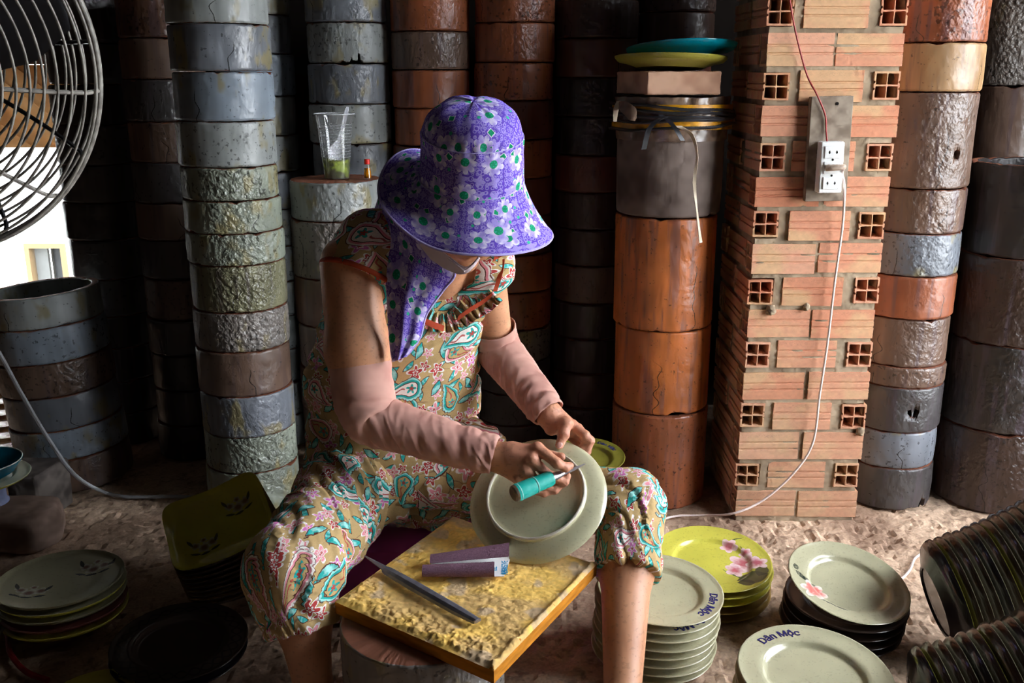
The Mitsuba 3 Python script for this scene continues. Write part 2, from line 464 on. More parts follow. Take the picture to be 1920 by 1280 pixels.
column('the stack right of the brick pillar', 2.66, 1753, 80, 0.125, [-12, 78, 172, 355, 440, 520, 600, 690, 728, 812, 880],
       ['russet', 'tan', 'umber', 'umber', 'slate', 'russet', 'umber', 'umber', 'dark_grey', 'slate', 'dark_grey'],
       holes={2: [([(a * 0.8, b * 1.0 + 0.09) for a, b in blob], 0.36)], 8: [([(a * 1.35, b * 1.1 + 0.06) for a, b in blob], 0.03)], 10: [([(-0.03, -0.02), (0.04, -0.02), (0.042, 0.02), (0.02, 0.035), (-0.006, 0.028), (-0.012, 0.01)], 0.36)]})
column('the far right edge stack', 3.03, 1916, 50, 0.125, [-30, 160, 330, 480, 620], ['ash', 'umber', 'shade_brown', 'char'])
column('the wide dark stack at far right', 2.67, 1938, 330, 0.17, [312, 490, 655, 818], ['char', 'shade_brown', 'char', 'shade_brown'], group='wide rings at the far right')  # no shade is cast on this stack; its ring colours are darkened instead
# ------------------------------------------------------------------ pillar of hollow bricks
def brick_color(p, n, uv):
    b = cell_rand(dr.floor(uv.y / 2), 5)
    c = mixc(lin(204, 154, 126), lin(190, 124, 94), b)
    c = mixc(c, lin(198, 164, 124), smoothstep(0.45, 0.7, fbm(p.x * 12, p.y * 12, p.z * 12 + b * 9, 3)) * 0.8)
    low = 1 - smoothstep(0.1, 0.85, p.z + 0.3 * fbm(p.x * 7, p.y * 7, p.z * 7, 2))
    c = mixc(c, lin(178, 146, 118), low * 0.6)
    c = c * (0.86 + 0.28 * fbm(p.x * 120, p.y * 120, p.z * 120, 3))
    v = uv.y - 2 * dr.floor(uv.y / 2)
    ink = smoothstep(0.55, 0.7, noise(p.x * 420, v * 60, p.y * 420)) * smoothstep(0.80, 0.82, v) * (1 - smoothstep(0.92, 0.94, v))
    return c * (1 - 0.12 * ink)


scene['mat_brick'] = two(bumped(principled(proc(brick_color), 0.9, specular=0.15), lambda p, n, uv: 0.0014 * fbm(p.x * 130, p.y * 130, p.z * 130, 3)))
mottled('mortar', (168, 150, 126), 0.35, 25, 0.95, 0.1, second=(134, 118, 98), bump=0.004)

PX0, PX1, PY0, PY1 = 0.628, 0.970, 2.48, 2.84
PITCHZ, Z0 = 0.0876, 0.047
pil = thing('brick_pillar', 'square pillar of hollow clay bricks carrying the white power socket', 'pillar')
BR_T, BR_H, BR_L = 0.066, 0.078, 0.166


def hollow_section(w, h):
    g, d = 0.0036, 0.0034
    left = [(-w / 2, -h / 2)]
    ys = [-h / 2 + 0.38 * h, -h / 2 + 0.62 * h]
    L = [(-w / 2, -h / 2)]
    for y in ys:
        L += [(-w / 2, y - g), (-w / 2 + d, y - g * 0.5), (-w / 2 + d, y + g * 0.5), (-w / 2, y + g)]
    L += [(-w / 2, h / 2)]
    Rr = [(-x, y) for x, y in L][::-1]
    poly = Polygon(L + Rr)
    hw, hh = w * 0.345, h * 0.335
    for sx in (-1, 1):
        for sy in (-1, 1):
            poly = poly.difference(sbox(-hw / 2, -hh / 2, hw / 2, hh / 2).buffer(0.002, 2).buffer(0).__class__(shapely.affinity.translate(sbox(-hw / 2, -hh / 2, hw / 2, hh / 2).buffer(0.0022, 2), sx * w * 0.225, sy * h * 0.225).exterior))
    return poly


def brick_mesh(seed, length, w=BR_T, h=BR_H, broken=False):
    """a hollow brick along +x, holes running through its length, centred at its middle"""
    rs = np.random.RandomState(seed)
    poly = hollow_section(w * rs.uniform(0.97, 1.0), h * rs.uniform(0.95, 1.0))
    me = trimesh.creation.extrude_polygon(poly, length, engine='earcut')
    v, f = np.array(me.vertices), np.array(me.faces)
    v = np.stack([v[:, 2] - length / 2, v[:, 0], v[:, 1]], -1)
    q = v * 30 + rs.rand(3) * 50
    v += 0.0022 * np.stack([meshkit.noise(q, k) - 0.5 for k in range(3)], -1)
    uv = np.stack([v[:, 0], np.clip(v[:, 2] / h + 0.5, 0, 0.999) + 2 * (seed % 23)], 1)
    return v, f, uv


bmesh = {}


def lay(cx, cy, cz, along, length, w, h, seed):
    kk = (seed % 9, round(length, 3), round(w, 3), round(h, 3))
    if kk not in bmesh:
        bmesh[kk] = ply(brick_mesh(kk[0] * 7 + 3, length, w, h)[:2], 'mat_brick', False, brick_mesh(kk[0] * 7 + 3, length, w, h)[2])
    rs = np.random.RandomState(seed)
    to = TM(cx, cy, cz).rotate([0, 0, 1], (90 if along == 'y' else 0) + rs.uniform(-1.2, 1.2)).rotate([1, 0, 0] if along == 'x' else [0, 1, 0], rs.uniform(-0.8, 0.8))
    scene[number(f'{pil}__brick')] = {**bmesh[kk], 'to_world': to}


rs = np.random.RandomState(4)
sd = 0
ncourse = 18
for kc in range(ncourse):
    z = Z0 + PITCHZ * kc
    j = lambda a=0.003: rs.uniform(-a, a)
    if kc % 2 == 1:       # hole ends at both corners of the front, one brick lying between them
        hw = BR_T
        for xx in (PX0 + hw / 2, PX1 - hw / 2):
            for yy in (PY0 + BR_L / 2, PY1 - BR_L / 2):
                sd += 1; lay(xx + j(), yy + j(0.002) + (0.0 if yy < 2.6 else 0.0), z + j(), 'y', BR_L, hw, 0.070, sd)
        for yy in (PY0 + BR_T / 2, PY1 - BR_T / 2):
            sd += 1; lay((PX0 + PX1) / 2 - 0.004 + j(), yy + j(0.002), z + j(0.002), 'x', 0.158, BR_T, 0.078, sd)
    else:
        ln = (PX1 - PX0 - 0.012) / 2
        for yy in (PY0 + BR_T / 2, PY1 - BR_T / 2):
            for xx in (PX0 + ln / 2, PX1 - ln / 2):
                sd += 1; lay(xx + j(0.004), yy + j(0.002), z + j(0.002), 'x', ln, BR_T, 0.079, sd)
        for xx in (PX0 + BR_T / 2, PX1 - BR_T / 2):
            sd += 1; lay(xx + j(), (PY0 + PY1) / 2 + j(), z + j(0.002), 'y', 0.20, BR_T, 0.077, sd)
# the mortar core, uneven, a little behind the faces
zt = Z0 + PITCHZ * ncourse - 0.04
nx, nz = 90, 400


def core_side(o, du, wid, nrm_, n1):  # the core steps back behind the open brick ends
    a, b = np.meshgrid(np.linspace(0, wid, n1), np.linspace(-0.02, zt, nz), indexing='ij')
    pts = np.asarray(o)[None, None] + a[..., None] * np.asarray(du) + np.stack([0 * b, 0 * b, b], -1)
    bump = meshkit.fbm(pts * 26, 3, 3)
    big = meshkit.noise(pts * 17, 8)
    deep = np.zeros_like(b)
    if nrm_[1] == -1 or nrm_[0] == -1:
        kc = np.round((b - Z0) / PITCHZ).astype(int)
        inz = np.abs(b - (Z0 + PITCHZ * kc)) < 0.032
        if nrm_[1] == -1:
            inx = (np.minimum(a, wid - a) < BR_T - 0.008) & (kc % 2 == 1)
        else:
            inx = ((wid - a) < BR_T - 0.008) & (kc % 2 == 0)
        deep = (inz & inx) * 0.14
    pts = pts - np.asarray(nrm_) * deep[..., None]
    pts = pts + np.asarray(nrm_) * (0.010 * (bump - 0.5) + 0.020 * np.clip(big - 0.74, 0, 1))[..., None]
    return pts.reshape(-1, 3), grid_faces(n1, nz)


IN = 0.006
ends = cat([core_side((PX0 + IN, PY0 + IN, 0), (1, 0, 0), PX1 - PX0 - 2 * IN, (0, -1, 0), nx), core_side((PX0 + IN, PY1 - IN, 0), (0, -1, 0), PY1 - PY0 - 2 * IN, (-1, 0, 0), nx),
            core_side((PX1 - IN, PY0 + IN, 0), (0, 1, 0), PY1 - PY0 - 2 * IN, (1, 0, 0), 12), core_side((PX1 - IN, PY1 - IN, 0), (-1, 0, 0), PX1 - PX0 - 2 * IN, (0, 1, 0), 12),
            qbox(PX0 + 0.01, PX1 - 0.01, PY0 + 0.01, PY1 - 0.01, zt - 0.01, zt)])
part(pil, 'mortar', ends, 'mortar', label='grey crumbly mortar between the bricks')
for (px, py, r) in ((1446, 581, 0.014), (1512, 575, 0.009), (1613, 808, 0.012)):
    c = P(px, py, PY0 - 0.002)
    me = trimesh.creation.icosphere(2, r)
    me.vertices += (meshkit.noise(np.array(me.vertices) * 160, 2) - 0.5)[:, None] * 0.008
    me.apply_translation(c)
    part(pil, 'mortar_lump', me, 'mortar', True)

# ------------------------------------------------------------------ board with the socket, and its cables
mottled('grey_wood', (150, 137, 122), 0.3, 40, 0.9, 0.1, second=(118, 104, 90), bump=0.0015)
mottled('white_plastic', (228, 230, 228), 0.05, 20, 0.35, 0.5)
mottled('dark_hole', (22, 18, 16), 0.1, 20, 0.8, 0.1)
mottled('cream_plastic', (214, 196, 178), 0.2, 90, 0.5, 0.4, second=(170, 146, 126))
mottled('red_cable', (150, 44, 40), 0.15, 60, 0.5, 0.4)
mottled('white_cable', (222, 206, 198), 0.1, 40, 0.45, 0.4)
mottled('grey_cable', (150, 152, 156), 0.1, 40, 0.45, 0.4)
PF = PY0 - 0.004
bt, bb = P(1556, 180, PF), P(1543, 375, PF)
bw = 0.105
h = np.linalg.norm(bt - bb)
bd = thing('socket_board', 'grey weathered wooden board mounted on the front of the brick pillar', 'board')
m = basis((0, -1, 0.0), (1, 0, 0.02), (bt + bb) / 2)     # local: x right, y up, z towards the camera
MB = m
v, f = rbox(-bw / 2, bw / 2, -h / 2, h / 2, 0, 0.022, 0.002)
part(bd, 'plank', (v, f), 'grey_wood', 30, place=mat(m))
scr = trimesh.creation.cylinder(0.004, 0.002, sections=12); scr.apply_translation((0.012, h / 2 - 0.018, 0.0225))
part(bd, 'screw', scr, 'dark_hole', 30, place=mat(m))
so = thing('power_socket', 'white plastic triple power socket screwed on the grey board', 'socket')
sc_ = P(1552, 313, PF - 0.04)
loc = np.linalg.inv(m) @ np.append(sc_, 1)
sx, sy = loc[0] + 0.004, loc[1]
sw, sh, sdp = 0.058, 0.126, 0.036
mS = m @ np.array([[1, 0, 0, sx], [0, 1, 0, sy], [0, 0, 1, 0.0225], [0, 0, 0, 1]])
v, f = rbox(-sw / 2, sw / 2, -sh / 2, sh / 2, 0, sdp, 0.0035)
part(so, 'housing', (v, f), 'white_plastic', 30, place=mat(mS))
for i, yy in enumerate((0.038, 0.0, -0.038)):
    v, f = rbox(-0.0205, 0.0205, yy - 0.0150, yy + 0.0150, sdp - 0.001, sdp + 0.0035, 0.0015)
    fp = part(so, 'outlet', (v, f), 'white_plastic', 30, place=mat(mS))
    if i != 1:
        for xx in (-0.009, 0.009):
            hole = cat([qbox(xx - 0.0012, xx + 0.0012, yy - 0.004, yy + 0.004, sdp + 0.003, sdp + 0.0038), moved(trimesh.creation.cylinder(0.0026, 0.0009, sections=14), np.array([[1, 0, 0, xx], [0, 1, 0, yy], [0, 0, 1, sdp + 0.0034], [0, 0, 0, 1.0]]))])
            part(fp, 'pin_hole', hole, 'dark_hole', place=mat(mS))
for yy in (0.0195, -0.0195):
    sw_ = trimesh.creation.cylinder(0.0027, 0.0012, sections=12); sw_.apply_translation((0.001, yy, sdp + 0.0004))
    part(so, 'screw', sw_, 'dark_hole', 30, place=mat(mS), label='small dark screw head')


def cable(name, label, pts, r, bs, n=10, parent=None):
    p = catmull(pts, n)
    key = thing(name, label, 'cable')
    put(key, tube(p, r, 8), bs, 40)
    return key


def onboard(px, py, off):
    return P(px, py, PF - off)


top_of_socket = (mS @ np.array([-0.008, sh / 2 - 0.002, 0.012, 1]))[:3]
cable('red_wire', 'thin red wire hanging down the brick pillar into the white socket', [P(1478, -60, PY0 - 0.02), P(1481, 0, PY0 - 0.016), P(1494, 70, PY0 - 0.014), P(1513, 140, PY0 - 0.014), P(1532, 178, PF - 0.028), P(1547, 215, PF - 0.028), P(1549, 245, PF - 0.027), top_of_socket], 0.0022, 'red_cable')
plug = thing('white_power_cord', 'white power cord plugged in the socket, running down the pillar to the dusty floor', 'cable')
ph = (mS @ np.array([0.002, 0.0, sdp + 0.004, 1]))[:3]
pe = (mS @ np.array([0.027, 0.004, sdp + 0.016, 1]))[:3]
v, f = tube(catmull([ph + (-0.016, -0.001, 0.0), ph + (-0.004, -0.009, 0.001), pe * 0.6 + ph * 0.4 + (0, -0.008, 0), pe], 6), np.r_[np.full(6, 0.0085), np.linspace(0.0085, 0.006, 13)], 10)
part(plug, 'plug', (v, f), 'cream_plastic', 40, label='grubby cream plug head')
fl = lambda px, py, dz=0.006: G(px, py, dz)
p = [pe, onboard(1579, 325, 0.055), onboard(1583, 350, 0.045), onboard(1580, 420, 0.02), onboard(1565, 530, 0.016), onboard(1552, 640, 0.016), onboard(1537, 740, 0.018), onboard(1524, 830, 0.022), onboard(1487, 888, 0.03), onboard(1430, 938, 0.035), onboard(1375, 962, 0.05),
     fl(1320, 966, 0.012), fl(1270, 967), fl(1240, 976), fl(1230, 995), fl(1232, 1020), fl(1245, 1050)]
part(plug, 'cord', tube(catmull(p, 10), 0.0032, 8), 'white_cable', 40)
cable('white_floor_cord', 'white cord lying on the dusty floor behind the flowered pale plate', [fl(1670, 1098), fl(1690, 1085), fl(1706, 1068), fl(1716, 1046), fl(1738, 1035), fl(1775, 1032), fl(1812, 1034), fl(1850, 1042)], 0.0034, 'white_cable')
cable('grey_floor_cable', 'grey cable drooping past the short leaning stack onto the floor', [P(-40, 600, 2.2), P(0, 665, 2.22), P(40, 738, 2.25), P(90, 822, 2.3), P(140, 890, 2.36), G(190, 920, 0.02), G(235, 931, 0.007), G(290, 931, 0.006), G(345, 931, 0.006), G(400, 940, 0.006)], 0.0055, 'grey_cable')
# ------------------------------------------------------------------ glazed plates
GL = {'celadon': (184, 180, 148), 'yellow': (206, 200, 84), 'brown': (52, 42, 36), 'teal': (0, 112, 128), 'sage': (152, 148, 120), 'olive': (134, 128, 52), 'lime': (184, 178, 62), 'ochre': (150, 120, 66), 'rose': (120, 70, 66), 'night': (34, 30, 34), 'bone': (186, 184, 160)}
GN = list(GL)


def petals(x, y, cx, cy, r, n, ph):
    a = dr.atan2(y - cy, x - cx) + ph
    d = dr.sqrt(dr.square(x - cx) + dr.square(y - cy))
    return 1 - smoothstep(0.9, 1.0, d / (r * (0.62 + 0.38 * dr.abs(dr.cos(a * n / 2))))), d / r


def leaf(x, y, cx, cy, ang, l, w):
    c, s = math.cos(ang), math.sin(ang)
    u = (x - cx) * c + (y - cy) * s
    v = -(x - cx) * s + (y - cy) * c
    return 1 - smoothstep(0.85, 1.0, dr.abs(v) / w + dr.square(u / l))


def glaze_color(p, n, uv):
    tint, deco = dr.floor(uv.x / 4 + 0.5), dr.floor(uv.y / 4 + 0.5)
    x, y = uv.x - 4 * tint, uv.y - 4 * deco
    c = mi.Color3f(0)
    for i, k in enumerate(GN):
        c = dr.select(dr.abs(tint - i) < 0.5, mi.Color3f(*lin(*GL[k])), c)
    c = c * (0.86 + 0.28 * fbm(p.x * 14, p.y * 14, p.z * 14, 3))
    c = mixc(c, c * 0.72, smoothstep(0.72, 0.80, noise(p.x * 300, p.y * 300, p.z * 300)) * 0.4)
    # 1: pink lotus flowers with a grey leaf
    a = mi.Color3f(c)
    for cx, cy, ang, l, w in ((0.62, -0.44, 0.35, 0.30, 0.20), (0.80, -0.25, 1.1, 0.18, 0.12), (0.50, -0.62, 0.1, 0.16, 0.10)):
        a = mixc(a, mi.Color3f(*lin(62, 66, 52)), leaf(x, y, cx, cy, ang, l, w) * 0.92)
    for cx, cy, ang, l in ((0.34, -0.30, 2.3, 0.3), (0.42, 0.62, 0.3, 0.2), (0.62, 0.22, 2.0, 0.25)):
        a = mixc(a, mi.Color3f(*lin(74, 92, 60)), leaf(x, y + 0.05 * dr.sin(9 * x), cx, cy, ang, l, 0.018) * 0.9)
    for cx, cy, r, ph in ((0.34, 0.52, 0.17, 0.4), (0.54, 0.06, 0.28, 0.1), (0.76, 0.0, 0.20, 0.8), (0.38, -0.16, 0.20, 0.0), (0.60, 0.32, 0.12, 0.5)):
        k, d = petals(x, y, cx, cy, r, 5, ph)
        a = mixc(a, mixc(lin(196, 92, 112), lin(242, 214, 214), smoothstep(0.2, 0.95, d + 0.25 * noise(x * 30, y * 30))), k * 0.95)
    # 2: one pale rose with dark leaves on the rim
    b = mi.Color3f(c)
    x, y = x + 0.09, y - 0.13
    for cx, cy, ang, l, w in ((-0.70, -0.02, 2.0, 0.13, 0.045), (-0.63, -0.10, 2.5, 0.12, 0.05), (-0.50, -0.17, 2.6, 0.08, 0.03), (-0.36, -0.40, 0.5, 0.05, 0.03), (-0.44, -0.62, 2.6, 0.16, 0.02), (-0.25, -0.74, 2.7, 0.14, 0.02), (-0.72, 0.18, 1.6, 0.08, 0.05)):
        b = mixc(b, mi.Color3f(*lin(36, 48, 42)), leaf(x, y, cx, cy, ang, l, w) * (0.5 + 0.5 * noise(x * 40, y * 40)))
    k, d = petals(x, y, -0.56, -0.34, 0.25, 6, 0.3)
    b = mixc(b, mixc(lin(226, 128, 118), lin(240, 228, 214), smoothstep(0.35, 0.9, d + 0.3 * (noise(x * 26, y * 26) - 0.5))), k)
    x, y = x - 0.09, y + 0.13
    # 3: two sprays of blue-grey flowers
    e = mi.Color3f(c)
    for fx, fy in ((0.42, 0.38), (-0.40, -0.30)):
        for k_, (dx, dy, r) in enumerate(((0, 0, 0.15), (0.17, 0.07, 0.13), (-0.15, 0.10, 0.11), (0.02, 0.20, 0.08))):
            kk, d = petals(x, y, fx + dx, fy + dy, r, 5, k_)
            e = mixc(e, mixc(lin(108, 62, 58), lin(176, 176, 160), smoothstep(0.2, 0.8, d)), kk * 0.85)
        for dx, dy, an in ((0.2, -0.12, 0.3), (-0.18, -0.12, 2.8), (0.26, 0.15, 1.2), (-0.24, 0.2, 2.0), (0.0, -0.17, 0.1)):
            e = mixc(e, mi.Color3f(*lin(36, 44, 52)), leaf(x, y, fx + dx, fy + dy, an, 0.11, 0.035) * 0.9)
    # 4: a scroll band round the rim
    r = dr.sqrt(dr.square(x) + dr.square(y))
    an = dr.atan2(y, x)
    w = dr.abs(r - 0.83 - 0.07 * dr.sin(an * 14))
    w2 = dr.abs(r - 0.83 + 0.07 * dr.sin(an * 14))
    sc = mixc(c, mi.Color3f(*lin(26, 24, 28)), dr.maximum(1 - smoothstep(0.012, 0.026, w), 1 - smoothstep(0.012, 0.026, w2)) * 0.85)
    c = dr.select(dr.abs(deco - 1) < 0.5, a, c)
    c = dr.select(dr.abs(deco - 2) < 0.5, b, c)
    c = dr.select(dr.abs(deco - 3) < 0.5, e, c)
    return dr.select(dr.abs(deco - 4) < 0.5, sc, c)


scene['mat_glaze'] = two(principled(proc(glaze_color), 0.16, specular=0.55))
mottled('blue_ink', (34, 34, 96), 0.2, 60, 0.4, 0.4)
mottled('foot_clay', (206, 200, 184), 0.2, 40, 0.6, 0.3)


def plate_profile(R, H, style='plate'):
    """upper and lower surface of a plate as (r, z) rows, foot at z = 0"""
    if style == 'plate':      # a wide rim around a shallow well
        up = [(0.0, 0.006 + 0.004), (0.3, 0.010), (0.58, 0.011), (0.63, 0.0125), (0.66, 0.018), (0.69, 0.0205), (0.75, 0.0225), (0.9, H - 0.004), (0.97, H - 0.0008), (0.99, H)]
        dn = [(1.0, H - 0.0016), (0.985, H - 0.004), (0.9, H - 0.011), (0.76, 0.014), (0.66, 0.007), (0.62, 0.0005), (0.605, 0.0), (0.59, 0.0005), (0.58, 0.005), (0.3, 0.005), (0.0, 0.005)]
    elif style == 'deep':     # rounded side, no rim
        up = [(0.0, 0.008), (0.4, 0.009), (0.6, 0.012), (0.75, 0.018), (0.88, H * 0.62), (0.95, H * 0.85), (0.985, H)]
        dn = [(1.0, H - 0.001), (0.99, H * 0.78), (0.93, H * 0.5), (0.82, 0.012), (0.66, 0.005), (0.6, 0.0), (0.58, 0.0), (0.57, 0.004), (0.3, 0.004), (0.0, 0.004)]
    s = np.array([[R, 1.0]])
    return np.maximum(np.array(up) * s, [1e-4, 0]), np.maximum(np.array(dn) * s, [1e-4, 0])


def plate_mesh(R, H, tint, under=None, deco=0, style='plate', n=72, aspect=1.0, square=0.0):
    up, dn = plate_profile(R, H, style)
    up = up if len(up) > 30 else up
    if up[-1, 0] < dn[0, 0]:
        up = np.vstack([up, dn[:1]])
    vs, fs, uvs, off = [], [], [], 0
    for prof, tt, dc, flip in ((up, tint, deco, False), (dn, under or tint, 0, True)):
        v, f, ang, row = lathe(prof, n)
        v = v.copy()
        if square:
            a = np.arctan2(v[:, 1], v[:, 0])
            k = (np.abs(np.cos(a)) ** square + np.abs(np.sin(a)) ** square) ** (-1 / square)
            v[:, :2] *= k[:, None]
            rr = np.hypot(v[:, 0], v[:, 1])
            v[:, 2] += 0.014 * np.clip(rr / R - 0.95, 0, 1) / 0.3 * (rr > 0.95 * R)
        uvs.append(np.stack([v[:, 0] / R + 4 * GN.index(tt), v[:, 1] / R + 4 * dc], 1))
        v[:, 0] *= aspect
        vs.append(v); fs.append(f + off); off += len(v)
    v, f = np.vstack(vs), np.vstack(fs)
    # outward winding
    fn = np.cross(v[f[:, 1]] - v[f[:, 0]], v[f[:, 2]] - v[f[:, 0]])
    wn = np.zeros_like(v)
    return v, f, np.vstack(uvs)


plate_dicts = {}


def plate_dict(*a, **k):
    key = repr((a, sorted(k.items())))
    if key not in plate_dicts:
        v, f, uv = plate_mesh(*a, **k)
        plate_dicts[key] = ply((v, f), 'mat_glaze', True, uv)
    return plate_dicts[key]


def tilt(nz, spin=0.0, origin=(0, 0, 0)):
    m = basis(nz, (1, 0, 0), origin)
    c, s = math.cos(spin), math.sin(spin)
    r = np.eye(4); r[:2, :2] = [[c, -s], [s, c]]
    return m @ r


def bend_text(text, R, r_mid, height, ang, z_of, flip=False, bold=True):
    """lettering bent round a plate's rim; ang is where its middle sits"""
    me = meshkit.text_mesh(text, height, 0.0006, bold=bold)
    v = np.array(me.vertices)
    w = v[:, 0].max()
    x = (v[:, 0] - w / 2)
    rr = r_mid + (v[:, 1] - height / 2) * (1 if not flip else -1)
    th = ang + (-x if not flip else x) / r_mid
    return np.stack([rr * np.cos(th), rr * np.sin(th), z_of(rr) + v[:, 2]], 1), np.array(me.faces)


def rim_z(H, R):
    up, _ = plate_profile(R, H)
    return lambda r: np.interp(r, up[:, 0], up[:, 1]) + 0.0002


def stack(phrase, base, nz, specs, words, R, H, gap, group, cat_='plate', jitter=0.004, seed=0, spin0=0.0, style='plate', **kw):
    """plates piled along nz from base upwards; specs from the bottom: (tint, under, deco) ; labels count from the top"""
    rs = np.random.RandomState(seed)
    nz = nrm(nz)
    keys = []
    n = len(specs)
    for i, (tint, under, deco) in enumerate(specs):
        d = plate_dict(R, H, tint, under, deco, style=style, **kw)
        o = np.asarray(base) + nz * (gap * i) + np.array([rs.uniform(-jitter, jitter), rs.uniform(-jitter, jitter), 0])
        nn = nrm(nz + np.array([rs.uniform(-1, 1), rs.uniform(-1, 1), 0]) * 0.012)
        m = tilt(nn, spin0 if deco else rs.uniform(0, 6), o)
        k = n - 1 - i
        w = words(k) if callable(words) else words
        lab = f'{w}, {ORD[k]} of {phrase}' if n > 1 else f'{w} {phrase}'
        key = thing('plate', lab, cat_, group)
        scene[key] = {**d, 'to_world': mat(m)}
        keys.append((key, m))
    return keys


def pose_from(px, py, z, R):
    return G(px, py, z)


# held plate's own pose is set with the person; here: the stacks on the floor
RP, HP = 0.135, 0.026
# pale stack right of her calf, top plate reads Dân Mộc
def lettered(km, ang, flip=False, R=RP, H=HP, size=0.016, text='Dân Mộc', rmid=0.84):
    key, m = km
    v, f = bend_text(text, R, R * rmid, size, ang, rim_z(H, R), flip)
    scene_key = key + '__base'
    # the plate becomes body + lettering
    d = scene.pop(key)
    if m is not None:
        d['to_world'] = mat(tilt(m[:3, 2], 0.0, m[:3, 3]))
    scene[key + '__body'] = d
    put(key + '__lettering', (v, f), 'blue_ink', place=d['to_world'])
    labels[key + '__lettering'] = {'label': 'dark blue hand lettering'}


def n_for(z, gap):
    return max(2, int(round((z - 0.024) / gap)) + 1)


ZT = 0.165
top = G(1222, 1120, ZT) + np.array([0.022, 0.038, 0])
n1 = nrm((0.04, -0.07, 1))
k1 = n_for(ZT, 0.021)
s1 = stack('the pale stack beside her calf', top - n1 * 0.021 * (k1 - 1) - n1 * 0.022, n1, [('celadon', None, 0)] * k1, lambda k: ('pale celadon plate with blue lettering' if k < 2 else 'plain pale celadon plate'), 0.133, HP, 0.021, 'pale plates beside the calf', seed=5, jitter=0.004)
lettered(s1[-1], -0.50, False, 0.133)
lettered(s1[-2], -1.0, False, 0.133)
ZT = 0.095
top = G(1338, 1047, ZT)
n2 = nrm((0.02, -0.10, 1))
k2 = n_for(ZT, 0.0195)
s2 = stack('the yellow stack by the brick pillar', top - n2 * 0.0195 * (k2 - 1) - n2 * 0.024, n2, ([('ochre', 'olive', 0)] * 9 + [('yellow', 'olive', 0), ('yellow', 'yellow', 0)])[-(k2 - 1):] + [('yellow', 'ochre', 1)], lambda k: ('bright yellow plate painted with pink lotus' if k == 0 else 'yellow-green plate'), 0.140, 0.028, 0.0195, 'yellow plates by the pillar', seed=6, spin0=-0.1, jitter=0.003)
ZT = 0.115
top = G(1588, 1098, ZT + 0.012)
n3 = nrm((0.12, -0.22, 1))
nb = nrm((0.03, -0.06, 1))
k3 = n_for(ZT - 0.03, 0.021)
s3 = stack('the brown stack on the floor', top - nb * (0.021 * k3 + 0.034), nb, [('brown', 'brown', 0)] * k3 + [('celadon', 'brown', 2)], lambda k: ('pale celadon plate painted with a pink rose' if k == 0 else 'dark brown glazed plate'), 0.132, 0.028, 0.021, 'brown plates under the rose plate', seed=7, spin0=0.1, jitter=0.003)
key, m = s3[-1]
scene[key]['to_world'] = mat(tilt(n3, 0.05, top - n3 * 0.012))
ZT = 0.165
top = G(1530, 1262, ZT)
n4 = nrm((0.03, -0.09, 1))
k4 = n_for(ZT, 0.021)
s4 = stack('the nearest pale stack', top - n4 * 0.021 * (k4 - 1) - n4 * 0.022, n4, [('celadon', None, 0)] * k4, lambda k: ('pale plate with blue lettering at its far rim' if k == 0 else 'plain pale plate'), 0.139, HP, 0.021, 'pale plates nearest the camera', seed=8, jitter=0.004)
lettered(s4[-1], PI / 2 + 0.36, False, 0.139)
# the half hidden plate behind her knee
key = thing('plate', 'olive yellow plate half hidden behind her right-hand knee', 'plate')
scene[key] = {**plate_dict(0.11, HP, 'olive', None, 0), 'to_world': mat(tilt((0, -0.1, 1), 0, G(1098, 868, 0.16)))}
lettered((key, None), 0.75, False, 0.11, HP, 0.012)
hid = G(1098, 868, 0.16)
pk = thing('clay_ring', 'low dark clay ring hidden under the olive plate behind her knee', 'clay ring')
v, f, uv = ring_mesh(0.09, hid[2] - 0.009, 'dark_grey', 991, solid=True)
put(pk, (v, f), 'clay_ring', True, uv, TM(hid[0], hid[1], 0.0))

# dark fluted plates leaning on edge in two rows, lower right: each lies against the one before it
def edge_row(phrase, start, normals, R, n, gap, slide, group, tints, seed):
    rs = np.random.RandomState(seed)
    nn = catmull(normals, 12)
    o = np.asarray(start, float)
    for i in range(n):
        t = i / max(n - 1, 1) * (len(nn) - 1)
        nz = nrm([np.interp(t, np.arange(len(nn)), nn[:, k]) for k in range(3)])
        key = thing('plate', f'dark glazed plate on edge, {ORD[i] if i else "first"} from left in {phrase}', 'plate', group)
        scene[key] = {**plate_dict(R, 0.036, tints[0] if i % 5 else tints[1], 'brown' if i % 4 else 'night', 0, style='deep'), 'to_world': mat(tilt(nz, rs.uniform(0, 6), o + np.array([0, 0, rs.uniform(-0.003, 0.003)])))}
        o = o + nz * gap + np.asarray(slide)


edge_row('the back slanting row', G(1752, 1130, 0.125), [(0.89, -0.05, 0.30), (0.87, -0.06, 0.36), (0.84, -0.07, 0.42), (0.8, -0.08, 0.46)], 0.128, 15, 0.0240, (-0.002, 0.002, 0.0), 'plates leaning in the back row', ('sage', 'olive'), 3)
edge_row('the front slanting row', G(1728, 1345, 0.09), [(0.90, -0.07, 0.32), (0.88, -0.07, 0.36), (0.85, -0.07, 0.40)], 0.120, 13, 0.0240, (-0.002, 0.001, 0.0), 'plates leaning in the front row', ('sage', 'olive'), 4)

